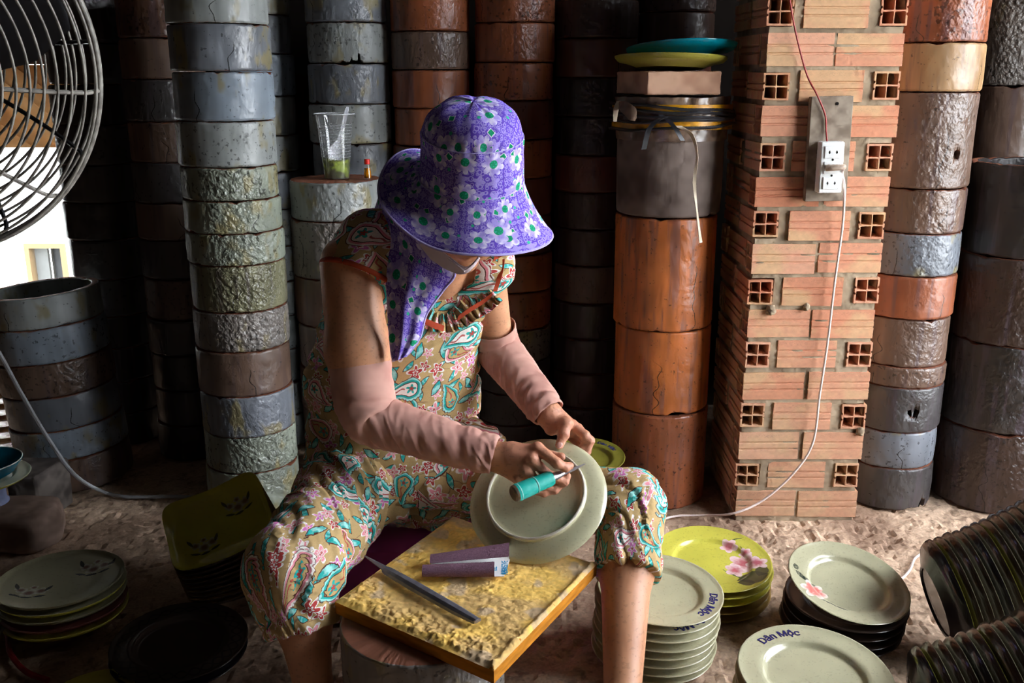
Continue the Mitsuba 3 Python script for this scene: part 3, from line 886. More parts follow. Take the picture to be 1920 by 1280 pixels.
# left: oval flowered stack, square dish stack, dark plates
top = G(112, 1085, 0.13)
n5 = nrm((-0.03, -0.05, 1))
s5 = stack('the oval stack at left', top - n5 * 0.0195 * 4 - n5 * 0.02, n5, [('yellow', None, 0), ('rose', 'rose', 0), ('sage', None, 0), ('sage', 'yellow', 0), ('sage', None, 3)], lambda k: ['grey-green oval plate with painted flowers', 'grey-green oval plate', 'grey-green oval plate', 'reddish oval plate', 'yellow-rimmed oval plate'][k], 0.119, 0.024, 0.0195, 'oval plates on the left floor', seed=9, aspect=1.16, jitter=0.003, style='deep')
for key, m in s5:
    d = scene[key]['to_world']
    scene[key]['to_world'] = mat(tilt(n5, 0.08, np.array(m)[:3, 3]))
top = G(415, 990, 0.20)
n6 = nrm((-0.16, -0.42, 1))
s6 = stack('the square stack at left', G(430, 1075, 0.0) + np.array([0.0, 0.03, 0.02]), n6, [('ochre', 'brown', 0)] * 8 + [('lime', 'brown', 3)], lambda k: ('square yellow-green dish painted with flowers' if k == 0 else 'square brownish dish'), 0.118, 0.03, 0.0165, 'square dishes on the left floor', cat_='dish', seed=10, jitter=0.003, square=6.0, style='deep')
for i, (key, m) in enumerate(s6):
    o = top + n6 * (-0.0165 * (len(s6) - 1 - i) - 0.01)
    scene[key]['to_world'] = mat(tilt(nrm(n6 + np.array([0.0, 0, 0])), 0.02 * i + 0.28, o))
top = G(338, 1198, 0.05)
n7 = nrm((0.02, -0.06, 1))
s7 = stack('the dark pair at left', top - n7 * 0.0445, n7, [('night', None, 0), ('brown', 'night', 4)], lambda k: 'dark plate with black scroll border' if k == 0 else 'plain dark plate', 0.142, 0.024, 0.0215, 'dark plates on the left floor', seed=11)
key = thing('plate', 'dim yellow-green plate at the bottom frame edge, left', 'plate')
scene[key] = {**plate_dict(0.112, HP, 'yellow', None, 0), 'to_world': mat(tilt((0, 0, 1), 0, G(180, 1318, 0.026) + np.array([0, 0, -0.024])))}
lettered((key, None), 1.05, False, 0.112, HP, 0.016)
key = thing('plate', 'pale plate cut by the left frame edge, lower left', 'plate')
scene[key] = {**plate_dict(0.105, HP, 'sage', None, 0), 'to_world': mat(tilt((0, 0, 1), 0, G(-92, 1190, 0.05)))}
key = thing('plate', 'second pale plate at the left frame edge, under the first', 'plate')
scene[key] = {**plate_dict(0.105, HP, 'sage', None, 0), 'to_world': mat(tilt((0, 0, 1), 0, G(-92, 1190, 0.05) + np.array([0.003, 0, -0.022])))}

# far left: teal bowl over a yellow plate on a stand, slab, clay block, far pots
kk = thing('teal_bowl', 'teal blue shallow bowl at the left frame edge, standing on a yellowish plate', 'bowl')
yb = G(-30, 902, 0.170)
pr = np.array([(0.0001, 0.006), (0.04, 0.008), (0.075, 0.024), (0.098, 0.05), (0.101, 0.052), (0.103, 0.050), (0.08, 0.018), (0.05, 0.001), (0.045, 0.0), (0.0001, 0.001)])
v, f, ang, row = lathe(pr, 64)
mottled('teal_glaze', (6, 96, 120), 0.2, 14, 0.2, 0.5)
mottled('pale_rim', (206, 214, 206), 0.1, 20, 0.3, 0.5)
part(kk, 'body', (v, f), 'teal_glaze', 40, place=TM(yb[0], yb[1], yb[2] + 0.008).scale(0.98))
a = np.linspace(0, 2 * PI, 64, endpoint=False)
part(kk, 'rim', tube(np.stack([0.1008 * np.cos(a), 0.1008 * np.sin(a), 0.0515 + 0 * a], 1), 0.0018, 6, closed=True), 'pale_rim', True, place=TM(yb[0], yb[1], yb[2] + 0.008).scale(0.98), label='worn pale rim')
key = thing('plate', 'yellowish plate under the teal bowl at the left edge', 'plate')
scene[key] = {**plate_dict(0.116, 0.022, 'bone', 'yellow', 0), 'to_world': mat(tilt((0, 0, 1), 0, yb - np.array([0, 0, 0.004])))}
mottled('blue_metal', (120, 128, 160), 0.2, 40, 0.5, 0.4)
key = thing('stand', 'pale blue post under the plate and teal bowl, left edge', 'stand')
v, f, ang, row = lathe([(0.001, 0.109), (0.045, 0.109), (0.045, 0.113), (0.04, 0.12), (0.04, yb[2] - 0.02), (0.05, yb[2] - 0.006), (0.001, yb[2] - 0.006)], 32)
put(key, (v, f), 'blue_metal', 40, place=TM(yb[0] + 0.01, yb[1], 0))
mottled('slab_stone', (104, 96, 90), 0.4, 22, 0.95, 0.1, second=(66, 60, 58), bump=0.006)
mottled('worn_clay', (142, 120, 108), 0.3, 18, 0.9, 0.15, second=(104, 84, 74), bump=0.003)


def rough_block(name, label, cat_, corners_xy, z0, z1, bs, amp=0.006, r=0.01, res=0.012, seed=1):
    corners_xy = list(corners_xy)
    poly = m3.CrossSection([[tuple(map(float, c)) for c in corners_xy]])
    if sum(corners_xy[i - 1][0] * corners_xy[i][1] - corners_xy[i][0] * corners_xy[i - 1][1] for i in range(len(corners_xy))) < 0:
        poly = m3.CrossSection([[tuple(map(float, c)) for c in corners_xy[::-1]]])
    b = poly.offset(-r, m3.JoinType.Round).extrude(z1 - z0 - 2 * r).translate((0, 0, z0 + r))
    s = m3.Manifold.sphere(r, 12)
    b = b.minkowski_sum(s).refine_to_length(res).to_mesh()
    v, f = np.array(b.vert_properties[:, :3], float), np.array(b.tri_verts)
    nn = trimesh.Trimesh(v, f, process=False).vertex_normals
    v = v + nn * (amp * (meshkit.fbm(v * 24, 3, seed) - 0.5))[:, None]
    key = thing(name, label, cat_)
    put(key, (v, f), bs, 35)
    return key


g1, g2, g3, g4 = G(-60, 930, 0.16)[:2], G(75, 937, 0.16)[:2], G(136, 880, 0.16)[:2], G(0, 868, 0.16)[:2]
q = [P(12, 905, 2.45)[:2], P(68, 905, 2.45)[:2], P(134, 885, 2.60)[:2], P(14, 885, 2.60)[:2]]
rough_block('stone_slab', 'grey rough slab lying beside the short leaning stack, left', 'slab', q, -0.005, 0.142, 'slab_stone', seed=2)
q = [G(-60, 1042)[:2], G(70, 1042)[:2], G(122, 1015)[:2], G(126, 989)[:2], G(-60, 989)[:2]]
rough_block('clay_step', 'worn rounded clay block under the grey slab, lower left', 'clay block', q, -0.005, 0.108, 'worn_clay', 0.008, 0.03, 0.014, seed=3)
# painted pots far left, seen small between the bowl and the short stack
mottled('pot_brown', (150, 96, 52), 0.5, 30, 0.3, 0.5, second=(92, 60, 36))
mottled('pot_cream', (196, 176, 132), 0.4, 40, 0.3, 0.5, second=(120, 60, 40))
for i in range(7):
    o = P(14, 850 - i * 21, 3.0) + (0, 0, 0.016)
    pr = [(0.001, 0), (0.06, 0), (0.085, 0.012), (0.10, 0.03), (0.103, 0.033), (0.10, 0.034), (0.08, 0.018), (0.001, 0.008)]
    v, f, ang, row = lathe(pr, 40)
    key = thing('bowl', f'small {"cream" if i % 2 else "brown"} glazed bowl, {ORD[6 - i]} of the pile at the far left edge', 'bowl', 'bowls piled at the far left')
    put(key, (v, f), 'pot_cream' if i % 2 else 'pot_brown', 40, place=TM(o[0], o[1], o[2]))
o = P(14, 850, 3.0)
key = thing('clay_ring', 'dark clay ring under the pile of small bowls, far left', 'clay ring')
v, f, uv = ring_mesh(0.095, o[2] - 0.001, 'umber', 777, solid=True)
put(key, (v, f), 'clay_ring', True, uv, TM(o[0], o[1], 0))
mottled('red_strap', (126, 28, 34), 0.3, 40, 0.6, 0.3)
cable('red_strap', 'dark red strap lying on the floor at lower left', [G(8, 1150, 0.01), G(14, 1190, 0.008), G(20, 1225, 0.008), G(48, 1258, 0.008), G(90, 1275, 0.008)], 0.006, 'red_strap')

# ------------------------------------------------------------------ cup, spoon, bottle on the stump
ST = P(628, 333, 2.75)
zS = ST[2] + 0.002
scene['mat_cup_plastic'] = {'type': 'blendbsdf', 'weight': 0.05, 'a': {'type': 'thindielectric', 'int_ior': 1.5}, 'b': two({'type': 'diffuse', 'reflectance': rgb(225, 230, 235)})}
cb = P(632, 329, 2.72); cb[2] = zS
hC = 0.176
prof = [(0.036, 0.0)] + [(0.036 + 0.0165 * t, hC * t) for t in np.linspace(0.02, 0.85, 6)] + [(0.0525, hC * 0.87), (0.0545, hC * 0.985), (0.0585, hC * 0.99), (0.0590, hC), (0.0555, hC)]
prof = [(r * 0.95, z) for r, z in prof]
v, f, ang, row = lathe(prof, 56)
cup = thing('plastic_cup', 'clear ribbed plastic cup with green drink, on the stump', 'cup')
part(cup, 'wall', (v, f), 'cup_plastic', True, place=TM(*cb))
mottled('cup_rim', (190, 194, 198), 0.1, 20, 0.3, 0.6)
a = np.linspace(0, 2 * PI, 56, endpoint=False)
part(cup, 'rim', tube(np.stack([0.0555 * np.cos(a), 0.0555 * np.sin(a), hC + 0 * a], 1), 0.0016, 6, closed=True), 'cup_rim', True, place=TM(*cb))
for t in np.linspace(0.34, 0.84, 12):
    rr = (0.036 + 0.0165 * t) * 0.95 + 0.0002
    part(cup, 'rib', tube(np.stack([rr * np.cos(a), rr * np.sin(a), hC * t + 0 * a], 1), 0.00035, 5, closed=True), 'cup_rim', True, place=TM(*cb))
def drink_col(p, n, uv):
    w = fbm(p.x * 45 + 2 * fbm(p.z * 60, p.x * 40, 0.0, 2), p.y * 45, p.z * 70, 3)
    return mixc(lin(58, 62, 16), lin(150, 168, 52), smoothstep(0.38, 0.66, w))
scene['mat_drink'] = two(principled(proc(drink_col), 0.2, specular=0.5))
prof = [(0.0001, 0.004), (0.0325, 0.004), (0.0368, 0.052), (0.034, 0.0525), (0.0001, 0.0525)]
v, f, ang, row = lathe(prof, 48)
part(cup, 'drink', (v, f), 'drink', 40, place=TM(*cb), label='green iced drink')
mottled('spoon_white', (226, 228, 236), 0.05, 20, 0.35, 0.5)
sp = thing('spoon', 'white plastic spoon standing in the clear cup', 'spoon')
# local: bowl from z=0 up to z=.052, handle above
nu, nv = 30, 13
tt = np.linspace(0, 1, nu); ss = np.linspace(-1, 1, nv)
def spoon_w(t):
    return np.where(t < 0.42, 0.0175 * np.sqrt(np.clip(1 - ((t - 0.2) / 0.215) ** 2, 0.02, 1)), 0.0042) * (t < 0.42) + (t >= 0.42) * (0.0036 + 0.0012 * (t - 0.42)) + (t > 0.30) * (t < 0.42) * 0.002
W = np.interp(tt, [0, 0.03, 0.08, 0.16, 0.24, 0.32, 0.38, 0.44, 0.6, 0.9, 0.97, 1.0], [0.003, 0.012, 0.018, 0.0215, 0.0205, 0.014, 0.008, 0.0055, 0.0046, 0.0052, 0.0045, 0.002])
deep = np.interp(tt, [0, 0.1, 0.22, 0.34, 0.42, 1], [0.0, 0.006, 0.008, 0.004, 0.001, 0.0008])
vs = np.stack([W[:, None] * ss[None], deep[:, None] * (ss[None] ** 2 - 1) * -1, np.broadcast_to(tt[:, None] * 0.155, (nu, nv))], -1).reshape(-1, 3)
v, f = sheet(vs, grid_faces(nu, nv), 0.0016)
b0, b1 = P(628, 300, 2.705), P(651, 203, 2.735)
put(sp, (v, f), 'spoon_white', 50, place=mat(basis(b1 - b0, (1, 0.1, 0), b0 + (b1 - b0) * -0.03)))
bo = thing('oil_bottle', 'tiny glass bottle of amber oil with a red cap, on the stump', 'bottle')
bb_ = P(689, 328, 2.70); bb_[2] = zS
scene['mat_bottle_glass'] = {'type': 'thindielectric', 'int_ior': 1.5}
scene['mat_amber'] = two(principled(proc(lambda p, n, uv: mixc(lin(214, 132, 8), lin(120, 60, 0), smoothstep(0.3, 0.8, noise(p.x * 120, p.y * 120, p.z * 60)))), 0.12, specular=0.6))
prof = [(0.0001, 0.0005), (0.0105, 0.0005), (0.0115, 0.002), (0.0112, 0.012), (0.0088, 0.034), (0.0062, 0.040), (0.0058, 0.044)]
v, f, ang, row = lathe(prof, 36)
part(bo, 'glass', (v, f), 'bottle_glass', True, place=TM(*bb_))
prof = [(0.0001, 0.003), (0.0098, 0.003), (0.0096, 0.012), (0.0078, 0.030), (0.0001, 0.030)]
v, f, ang, row = lathe(prof, 36)
part(bo, 'oil', (v, f), 'amber', 40, place=TM(*bb_), label='amber oil')
mottled('red_cap', (208, 36, 26), 0.1, 40, 0.4, 0.4)
ca = m3.CrossSection.circle(0.0078, 24).extrude(0.014).translate((0, 0, 0.0405)).to_mesh()
part(bo, 'cap', (np.array(ca.vert_properties[:, :3]), np.array(ca.tri_verts)), 'red_cap', 35, place=TM(*bb_))

# ------------------------------------------------------------------ tied pot, brick and two plates on the orange stack
JT = zfront(410, 2.68, 0.138, 1247)
pt = thing('clay_pot', 'tall grey-brown clay ring wrapped in plastic and tied, under the loose brick', 'clay pot')
hP = zfront(184, 2.68, 0.14, 1254) - JT
mottled('pot_grey', (120, 106, 98), 0.35, 14, 0.75, 0.25, second=(84, 70, 64), bump=0.004)
v, f, uv = ring_mesh(0.143, hP, 'ash', 555, solid=True)
part(pt, 'body', (v, f), 'pot_grey', True, uv, TM(J_X, 2.68, JT + 0.001))
scene['mat_clear_film'] = {'type': 'thindielectric', 'int_ior': 1.5}
mottled('brown_film', (128, 106, 88), 0.4, 30, 0.25, 0.6, second=(84, 66, 56))
mottled('black_strap', (40, 40, 44), 0.4, 30, 0.3, 0.6)
mottled('yellow_tape', (214, 150, 20), 0.25, 40, 0.35, 0.5, second=(160, 104, 10))
mottled('straw_film', (206, 190, 164), 0.2, 50, 0.4, 0.5)


def wrap(z0, z1, R, wob, seed, a0=0, a1=2 * PI, n=140, m_=8, slope=0.0):
    a = np.linspace(a0, a1, n); t = np.linspace(0, 1, m_)
    A, Tt = np.meshgrid(a, t, indexing='ij')
    q = np.stack([np.cos(A) * 7, np.sin(A) * 7, Tt * 2], -1)
    r = R + wob * (meshkit.fbm(q + seed, 3, seed) - 0.3)
    z = z0 + (z1 - z0) * Tt + 0.5 * wob * (meshkit.fbm(q * 0.6 + seed, 2, seed + 1) - 0.5) + slope * np.sin(A)
    v = np.stack([J_X + r * np.cos(A), 2.68 + r * np.sin(A), z], -1).reshape(-1, 3)
    return sheet(v, grid_faces(n, m_), 0.0012)


zz = lambda py: zfront(py, 2.68, 0.14, 1254)
part(pt, 'film', wrap(zz(240), zz(183), 0.149, 0.022, 3), 'brown_film', 40, label='crumpled brownish plastic film')
part(pt, 'clear_skirt', wrap(zz(266), zz(236), 0.1475, 0.006, 5), 'brown_film', 40, label='film skirt below the ties')
part(pt, 'tape', wrap(zz(212), zz(199), 0.160, 0.004, 7, slope=-0.004), 'yellow_tape', 40, label='yellow tape')
part(pt, 'tape', wrap(zz(246), zz(229), 0.160, 0.004, 8, slope=-0.004), 'yellow_tape', 40, label='yellow tape')
for i, (py, sl) in enumerate(((203, -0.010), (211, -0.006), (220, -0.004), (226, 0.006), (240, 0.008))):
    a = np.linspace(0, 2 * PI, 90, endpoint=False)
    r = 0.1655 + 0.002 * np.sin(a * 9 + i)
    part(pt, 'strap', tube(np.stack([J_X + r * np.cos(a), 2.68 + r * np.sin(a), zz(py) + sl * np.cos(a) + 0.002 * np.sin(5 * a + i)], 1), 0.0045, 6, closed=True), 'black_strap', 50, label='black plastic strap')


def ribbon(pts, w, t=0.0014, twist=0.3, n=8, wd=(1, 0, 0)):
    c = catmull(pts, n)
    s = np.linspace(-1, 1, 4)
    ww = np.broadcast_to(np.atleast_1d(w), (len(c),)) if np.ndim(w) == 0 else np.interp(np.linspace(0, 1, len(c)), np.linspace(0, 1, len(w)), w)
    ang = twist * np.sin(np.linspace(0, 5, len(c)))
    d = nrm(np.asarray(wd, float))
    v = c[:, None] + s[None, :, None] * ww[:, None, None] / 2 * (np.cos(ang)[:, None, None] * d + np.sin(ang)[:, None, None] * np.array([0, -1.0, 0]))
    return sheet(v.reshape(-1, 3), grid_faces(len(c), 4), t)


fr = 2.68 - 0.168
part(pt, 'strap_end', ribbon([P(1250, 218, fr), P(1232, 226, fr - 0.01), P(1216, 245, fr - 0.012), P(1207, 280, fr - 0.008)], 0.014), 'black_strap', 40, label='loose black strap end')
part(pt, 'strap_end', ribbon([P(1238, 215, fr), P(1255, 228, fr - 0.006), P(1268, 243, fr - 0.01), P(1280, 264, fr - 0.012)], 0.013), 'black_strap', 40, label='loose black strap end')
part(pt, 'film_tail', ribbon([P(1270, 236, fr - 0.002), P(1296, 252, fr - 0.012), P(1307, 290, fr - 0.012), P(1302, 340, fr - 0.010), P(1306, 390, fr - 0.012), P(1314, 455, fr - 0.014)], [0.022, 0.012, 0.006, 0.009, 0.006, 0.013], twist=0.8), 'straw_film', 40, label='pale twisted strip of film hanging down')
part(pt, 'film_tuft', ribbon([P(1158, 195, 2.60), P(1170, 200, 2.56), P(1186, 214, 2.54), P(1192, 224, 2.535)], [0.015, 0.03, 0.034, 0.01], wd=(0.5, 0, 0.8)), 'brown_film', 40)
part(pt, 'film_tuft', ribbon([P(1160, 190, 2.60), P(1155, 205, 2.58), P(1153, 228, 2.575)], [0.012, 0.014, 0.010]), 'straw_film', 40)
zb0 = zz(184) + 0.008
brk = thing('loose_brick', 'solid worn brick lying on the tied pot under two plates', 'brick')
mottled('solid_brick', (196, 158, 132), 0.25, 20, 0.9, 0.15, second=(168, 124, 100), bump=0.003)
c0, c1 = P(1213, 178, 2.54), P(1352, 178, 2.545)
dx = nrm((c1 - c0) * np.array([1, 1, 0]))
dy = np.array([-dx[1], dx[0], 0])
q = [c0[:2], c1[:2], (c1 + dy * 0.12 + dx * -0.055)[:2], (c0 + dy * 0.21 - dx * 0.095)[:2]]
q = [c0[:2], c1[:2], (c1 + dy * 0.19 - dx * 0.055)[:2], (c0 + dy * 0.19 - dx * 0.055)[:2]]
poly = m3.CrossSection([[tuple(map(float, c)) for c in q]])
b = poly.offset(-0.004, m3.JoinType.Round).extrude(0.058 - 0.008).translate((0, 0, zb0 + 0.004)).minkowski_sum(m3.Manifold.sphere(0.004, 8)).refine_to_length(0.008).to_mesh()
v, f = np.array(b.vert_properties[:, :3], float), np.array(b.tri_verts)
v = v + trimesh.Trimesh(v, f, process=False).vertex_normals * (0.005 * (meshkit.fbm(v * 60, 3, 1) - 0.55))[:, None]
put(brk, (v, f), 'solid_brick', 35)
bc = np.mean(q, 0)
zp = zb0 + 0.058
key = thing('plate', 'yellow-green plate lying on the loose brick, under the blue plate', 'plate')
c = P(1257, 118, 2.64)
scene[key] = {**plate_dict(0.148, 0.030, 'olive', None, 0, style='deep'), 'to_world': mat(tilt((0.02, 0.06, 1), 0, (c[0], c[1], zp + 0.0075)))}
key = thing('plate', 'teal blue plate lying on top of the yellow-green plate', 'plate')
c = P(1278, 100, 2.66)
scene[key] = {**plate_dict(0.146, 0.030, 'teal', None, 0, style='deep'), 'to_world': mat(tilt((-0.03, 0.12, 1), 0, (c[0], c[1], zp + 0.034)))}
# ------------------------------------------------------------------ opening at the back left: beam, plank panel, tin; the bright yard beyond
mottled('orange_plank', (228, 182, 124), 0.3, 9, 0.8, 0.2, second=(196, 140, 84))
mottled('dark_beam', (74, 46, 32), 0.3, 14, 0.9, 0.1)
mottled('old_tin', (132, 124, 112), 0.4, 6, 0.8, 0.2, second=(92, 78, 62))
yP = 4.0
zA, zB = P(60, 276, yP)[2], P(60, 122, yP)[2]
xl, xr = -2.8, -1.30
pn = thing('plank_panel', 'slanting orange plank panel hanging in the opening behind the fan', 'panel')
clip = sbox(xl, zA, xr, zB)
i = 0
for k in range(-4, 22):
    w = 0.0885
    a = math.radians(38)
    strip = shapely.affinity.translate(shapely.affinity.rotate(sbox(-1.5, -w / 2 + 0.0015, 1.5, w / 2 - 0.0015), -math.degrees(a), origin=(0, 0)), xl + 0.125 * k - 0.1, zA + 0.0)
    g = strip.intersection(clip)
    for gg in getattr(g, 'geoms', [g]):
        if gg.is_empty or gg.area < 5e-4:
            continue
        me = trimesh.creation.extrude_polygon(gg, 0.016, engine='earcut')
        v = np.array(me.vertices)
        v = np.stack([v[:, 0], yP + 0.004 * (k % 3) - v[:, 2], v[:, 1]], 1)
        part(pn, 'plank', (v, np.array(me.faces)[:, ::-1]), 'orange_plank', place=None)
bm = thing('roof_beam', 'dark wooden beam above the plank panel behind the fan', 'beam')
put(bm, rbox(xl, xr, yP - 0.03, yP + 0.05, zB + 0.004, zB + 0.054, 0.004), 'dark_beam', 30)
n_ = 160
xx = np.linspace(xl, xr, n_)
ztin = np.linspace(zB + 0.056, 2.1, 4)
v = np.stack([np.repeat(xx, 4), np.repeat(yP + 0.02 + 0.012 * np.sin(xx * 2 * PI / 0.075), 4), np.tile(ztin, n_)], 1)
tn = thing('tin_sheet', 'corrugated weathered tin sheet above the dark beam, behind the fan', 'tin sheet')
put(tn, sheet(v, grid_faces(n_, 4), 0.002), 'old_tin', True)
mottled('yard_ground', (206, 204, 196), 0.1, 1.5, 0.95, 0.1)
k = struct('ground', 'bright concrete yard outside')
put(k, cat([qbox(-30, 30, 3.7, 40, -2.6, -2.4), qbox(2.8, 30, -20, 3.69, -0.2, -0.02)]), 'yard_ground')
# the white house across the yard with its open door
mottled('house_white', (244, 244, 240), 0.04, 2, 0.9, 0.1)
mottled('door_dark', (44, 46, 47), 0.2, 4, 0.6, 0.3)
mottled('door_pale', (84, 86, 84), 0.1, 4, 0.6, 0.3)
mottled('door_frame', (110, 92, 66), 0.1, 4, 0.7, 0.2)
yH = 9.0
hs = thing('white_house', 'white sunlit house wall with an open door, seen across the yard', 'house')
dl, dr_ = P(46, 456, yH), P(122, 456, yH)
db = -2.35
dz = dl[2]
wb = cat([qbox(-9, dl[0], yH, yH + 0.3, -2.42, 3.2), qbox(dr_[0], 1.0, yH, yH + 0.3, -2.42, 3.2), qbox(dl[0], dr_[0], yH, yH + 0.3, dz, 3.2), qbox(dl[0], dr_[0], yH, yH + 0.3, -2.42, db)])
part(hs, 'wall', wb, 'house_white')
fw = 0.045
dw = part(hs, 'door_frame', cat([qbox(dl[0], dl[0] + fw, yH - 0.03, yH + 0.1, db, dz), qbox(dr_[0] - fw, dr_[0], yH - 0.03, yH + 0.1, db, dz), qbox(dl[0], dr_[0], yH - 0.03, yH + 0.1, dz - fw, dz)]), 'door_frame', label='tan door frame')
xm = P(92, 500, yH)[0]
part(hs, 'door_leaf', cat([qbox(dl[0] + 0.06, dl[0] + 0.18, yH + 0.05, yH + 0.09, db, dz - fw), qbox(dl[0] + 0.2, xm, yH + 0.08, yH + 0.12, db, dz - fw)]), 'door_pale', label='pale open door leaf')
part(hs, 'dark_doorway', qbox(xm, dr_[0] - fw, yH + 0.12, yH + 0.16, db, dz - fw), 'door_dark', label='grey dark inside of the doorway')

# ------------------------------------------------------------------ the caged fan, upper left
mottled('fan_wire', (150, 146, 138), 0.3, 60, 0.45, 0.5, second=(108, 104, 98))
mottled('fan_black', (26, 27, 32), 0.3, 20, 0.45, 0.5)
fan = thing('cage_fan', 'large dusty wire cage fan standing at the upper left', 'fan')
FD = 1.55
fc = P(-215, 118, FD)
Rf = np.linalg.norm(P(160, 118, FD) - fc)
fn_ = nrm((0.20, -0.97, -0.12))
FM = basis(fn_, (1, 0.2, 0), fc)
a = np.linspace(0, 2 * PI, 120, endpoint=False)


def fring(r, z, rad, name='guard_ring'):
    part(fan, name, tube(np.stack([r * np.cos(a), r * np.sin(a), z + 0 * a], 1), rad, 6, closed=True), 'fan_wire', True, place=mat(FM))


def dome(t, s):          # t from 0 (axis) to 1 (rim)
    return s * (0.03 + 0.10 * (1 - t**2.6))


part(fan, 'rim', tube(np.stack([Rf * np.cos(a), Rf * np.sin(a), 0 * a], 1), 0.0055, 8, closed=True), 'fan_wire', True, place=mat(FM))
for z in (-0.022, 0.022):
    fring(Rf * 0.995, z, 0.0028)
for s in (1, -1):
    for t in np.linspace(0.22, 0.955, 14):
        fring(Rf * t, dome(t, s), 0.0023)
    tt = np.linspace(0.10, 1.0, 24)
    for k in range(10):
        an = k * 2 * PI / 10 + (-0.14 if s > 0 else 0.1)
        part(fan, 'spoke', tube(np.stack([Rf * tt * np.cos(an), Rf * tt * np.sin(an), dome(tt, s) * (tt < 0.98) - s * 0.003], 1), 0.0038, 6), 'fan_black' if s < 0 else 'fan_wire', 40, place=mat(FM))
v, f, ang, row = lathe([(0.0005, -0.05), (0.07, -0.05), (0.075, -0.04), (0.075, 0.04), (0.06, 0.055), (0.0005, 0.06)], 40)
part(fan, 'motor_hub', (v, f), 'fan_black', 30, place=mat(FM), label='black motor hub')
for k in range(3):
    an = math.radians(28 + 120 * k)
    rr = np.linspace(0.06, Rf * 0.90, 16); ss = np.linspace(-1, 1, 9)
    w = np.interp(rr / Rf, [0.1, 0.3, 0.6, 0.85, 0.9], [0.05, 0.075, 0.10, 0.085, 0.05])
    v = np.stack([rr[:, None] + 0 * ss[None], w[:, None] * ss[None], 0.030 * ss[None] * (1 - 0.5 * rr[:, None] / Rf) + 0 * rr[:, None]], -1).reshape(-1, 3)
    c, s_ = math.cos(an), math.sin(an)
    v = v @ np.array([[c, s_, 0], [-s_, c, 0], [0, 0, 1]])
    part(fan, 'blade', sheet(v, grid_faces(16, 9), 0.002), 'fan_black', 50, place=mat(FM), label='dark fan blade')
mt = part(fan, 'motor', moved(lathe([(0.0005, -0.22), (0.08, -0.22), (0.095, -0.20), (0.095, -0.06), (0.0005, -0.055)], 40)[:2], np.eye(4)), 'fan_black', 30, place=mat(FM), label='black motor behind the cage')
pb = fc.copy()
pole = tube(np.array([[fc[0] - 0.34, fc[1] + 0.05, 0.02], [fc[0] - 0.34, fc[1] + 0.05, fc[2] - 0.12], [fc[0] - 0.24, fc[1] + 0.12, fc[2] - 0.05], [fc[0] - 0.01, fc[1] + 0.13, fc[2] - 0.02]]), 0.018, 12)
part(fan, 'pole', pole, 'fan_black', 40)
v, f, ang, row = lathe([(0.0005, 0.0), (0.20, 0.0), (0.20, 0.012), (0.03, 0.035), (0.0005, 0.035)], 40)
part(fan, 'base', (v, f), 'fan_black', 40, place=TM(fc[0] - 0.34, fc[1] + 0.05, -0.012))
# ------------------------------------------------------------------ signed-distance modelling of the seated woman
def cap(a, b, ra, rb=None, sq=None):
    """a limb segment; sq = (direction, factor) makes its section elliptical"""
    return (np.asarray(a, float), np.asarray(b, float), ra, ra if rb is None else rb, sq)


def cap_d(p, c):
    a, b, ra, rb, sq = c
    ab = b - a
    L = ab @ ab
    t = np.clip(((p - a) @ ab) / L, 0, 1) if L > 1e-12 else np.zeros(len(p))
    q = p - a - t[:, None] * ab
    if sq is not None:
        d, k = sq
        d = np.asarray(d, float)
        q = q + (q @ d)[:, None] * d * (1 / k - 1)
        l = np.linalg.norm(q, axis=1)
        return (l - (ra + (rb - ra) * t)) * min(1.0, 0.5 + 0.5 * k)
    return np.linalg.norm(q, axis=1) - (ra + (rb - ra) * t)


def smin(a, b, k):
    h = np.maximum(k - np.abs(a - b), 0) / k
    return np.minimum(a, b) - h * h * k * 0.25


class Sdf:
    """groups of segments: smooth inside a group (k_in), groups joined one after the other (k_out); cuts are (function) taken away"""

    def __init__(self):
        self.groups, self.cuts = [], []

    def add(self, prims, k_in=0.02, k_out=0.02):
        self.groups.append((prims, k_in, k_out)); return self

    def union(self, p, keep=None):
        d = None
        for gi, (prims, ki, ko) in enumerate(self.groups):
            e = None
            for j, c in enumerate(prims):
                if keep is not None and not keep[gi][j]:
                    continue
                x = cap_d(p, c)
                e = x if e is None else smin(e, x, ki)
            if e is not None:
                d = e if d is None else smin(d, e, ko)
        return np.full(len(p), 1.0) if d is None else d

    def __call__(self, p, keep=None):
        d = self.union(p, keep)
        for fn in self.cuts:
            d = np.maximum(d, fn(p))
        return d

    def mesh(self, lo, hi, h, B=14):
        lo, hi = np.asarray(lo, float), np.asarray(hi, float)
        nb = np.ceil((hi - lo) / (h * B)).astype(int)
        F = np.full(nb * B, 1.0, np.float32)
        bi = np.stack(np.meshgrid(*[np.arange(k) for k in nb], indexing='ij'), -1).reshape(-1, 3)
        cen = lo + (bi + 0.5) * B * h - h / 2
        half = B * h * 0.88
        per = [[cap_d(cen, c) for c in g[0]] for g in self.groups]
        dmin = np.min([x for g in per for x in g], axis=0)
        dc = self(cen)
        loc = np.stack(np.meshgrid(*[np.arange(B)] * 3, indexing='ij'), -1).reshape(-1, 3) * h
        for i in np.nonzero(np.abs(dc) >= half * 1.6 + 0.03)[0]:
            if dc[i] < 0:
                a, b, c = bi[i] * B
                F[a:a + B, b:b + B, c:c + B] = -1
        for i in np.nonzero(np.abs(dc) < half * 1.6 + 0.03)[0]:
            keep = [[x[i] < dmin[i] + 2.6 * half + 0.04 for x in g] for g in per]
            a, b, c = bi[i] * B
            F[a:a + B, b:b + B, c:c + B] = self(lo + bi[i] * B * h + loc, keep).reshape(B, B, B)
        return surface_nets(F, lo, h)


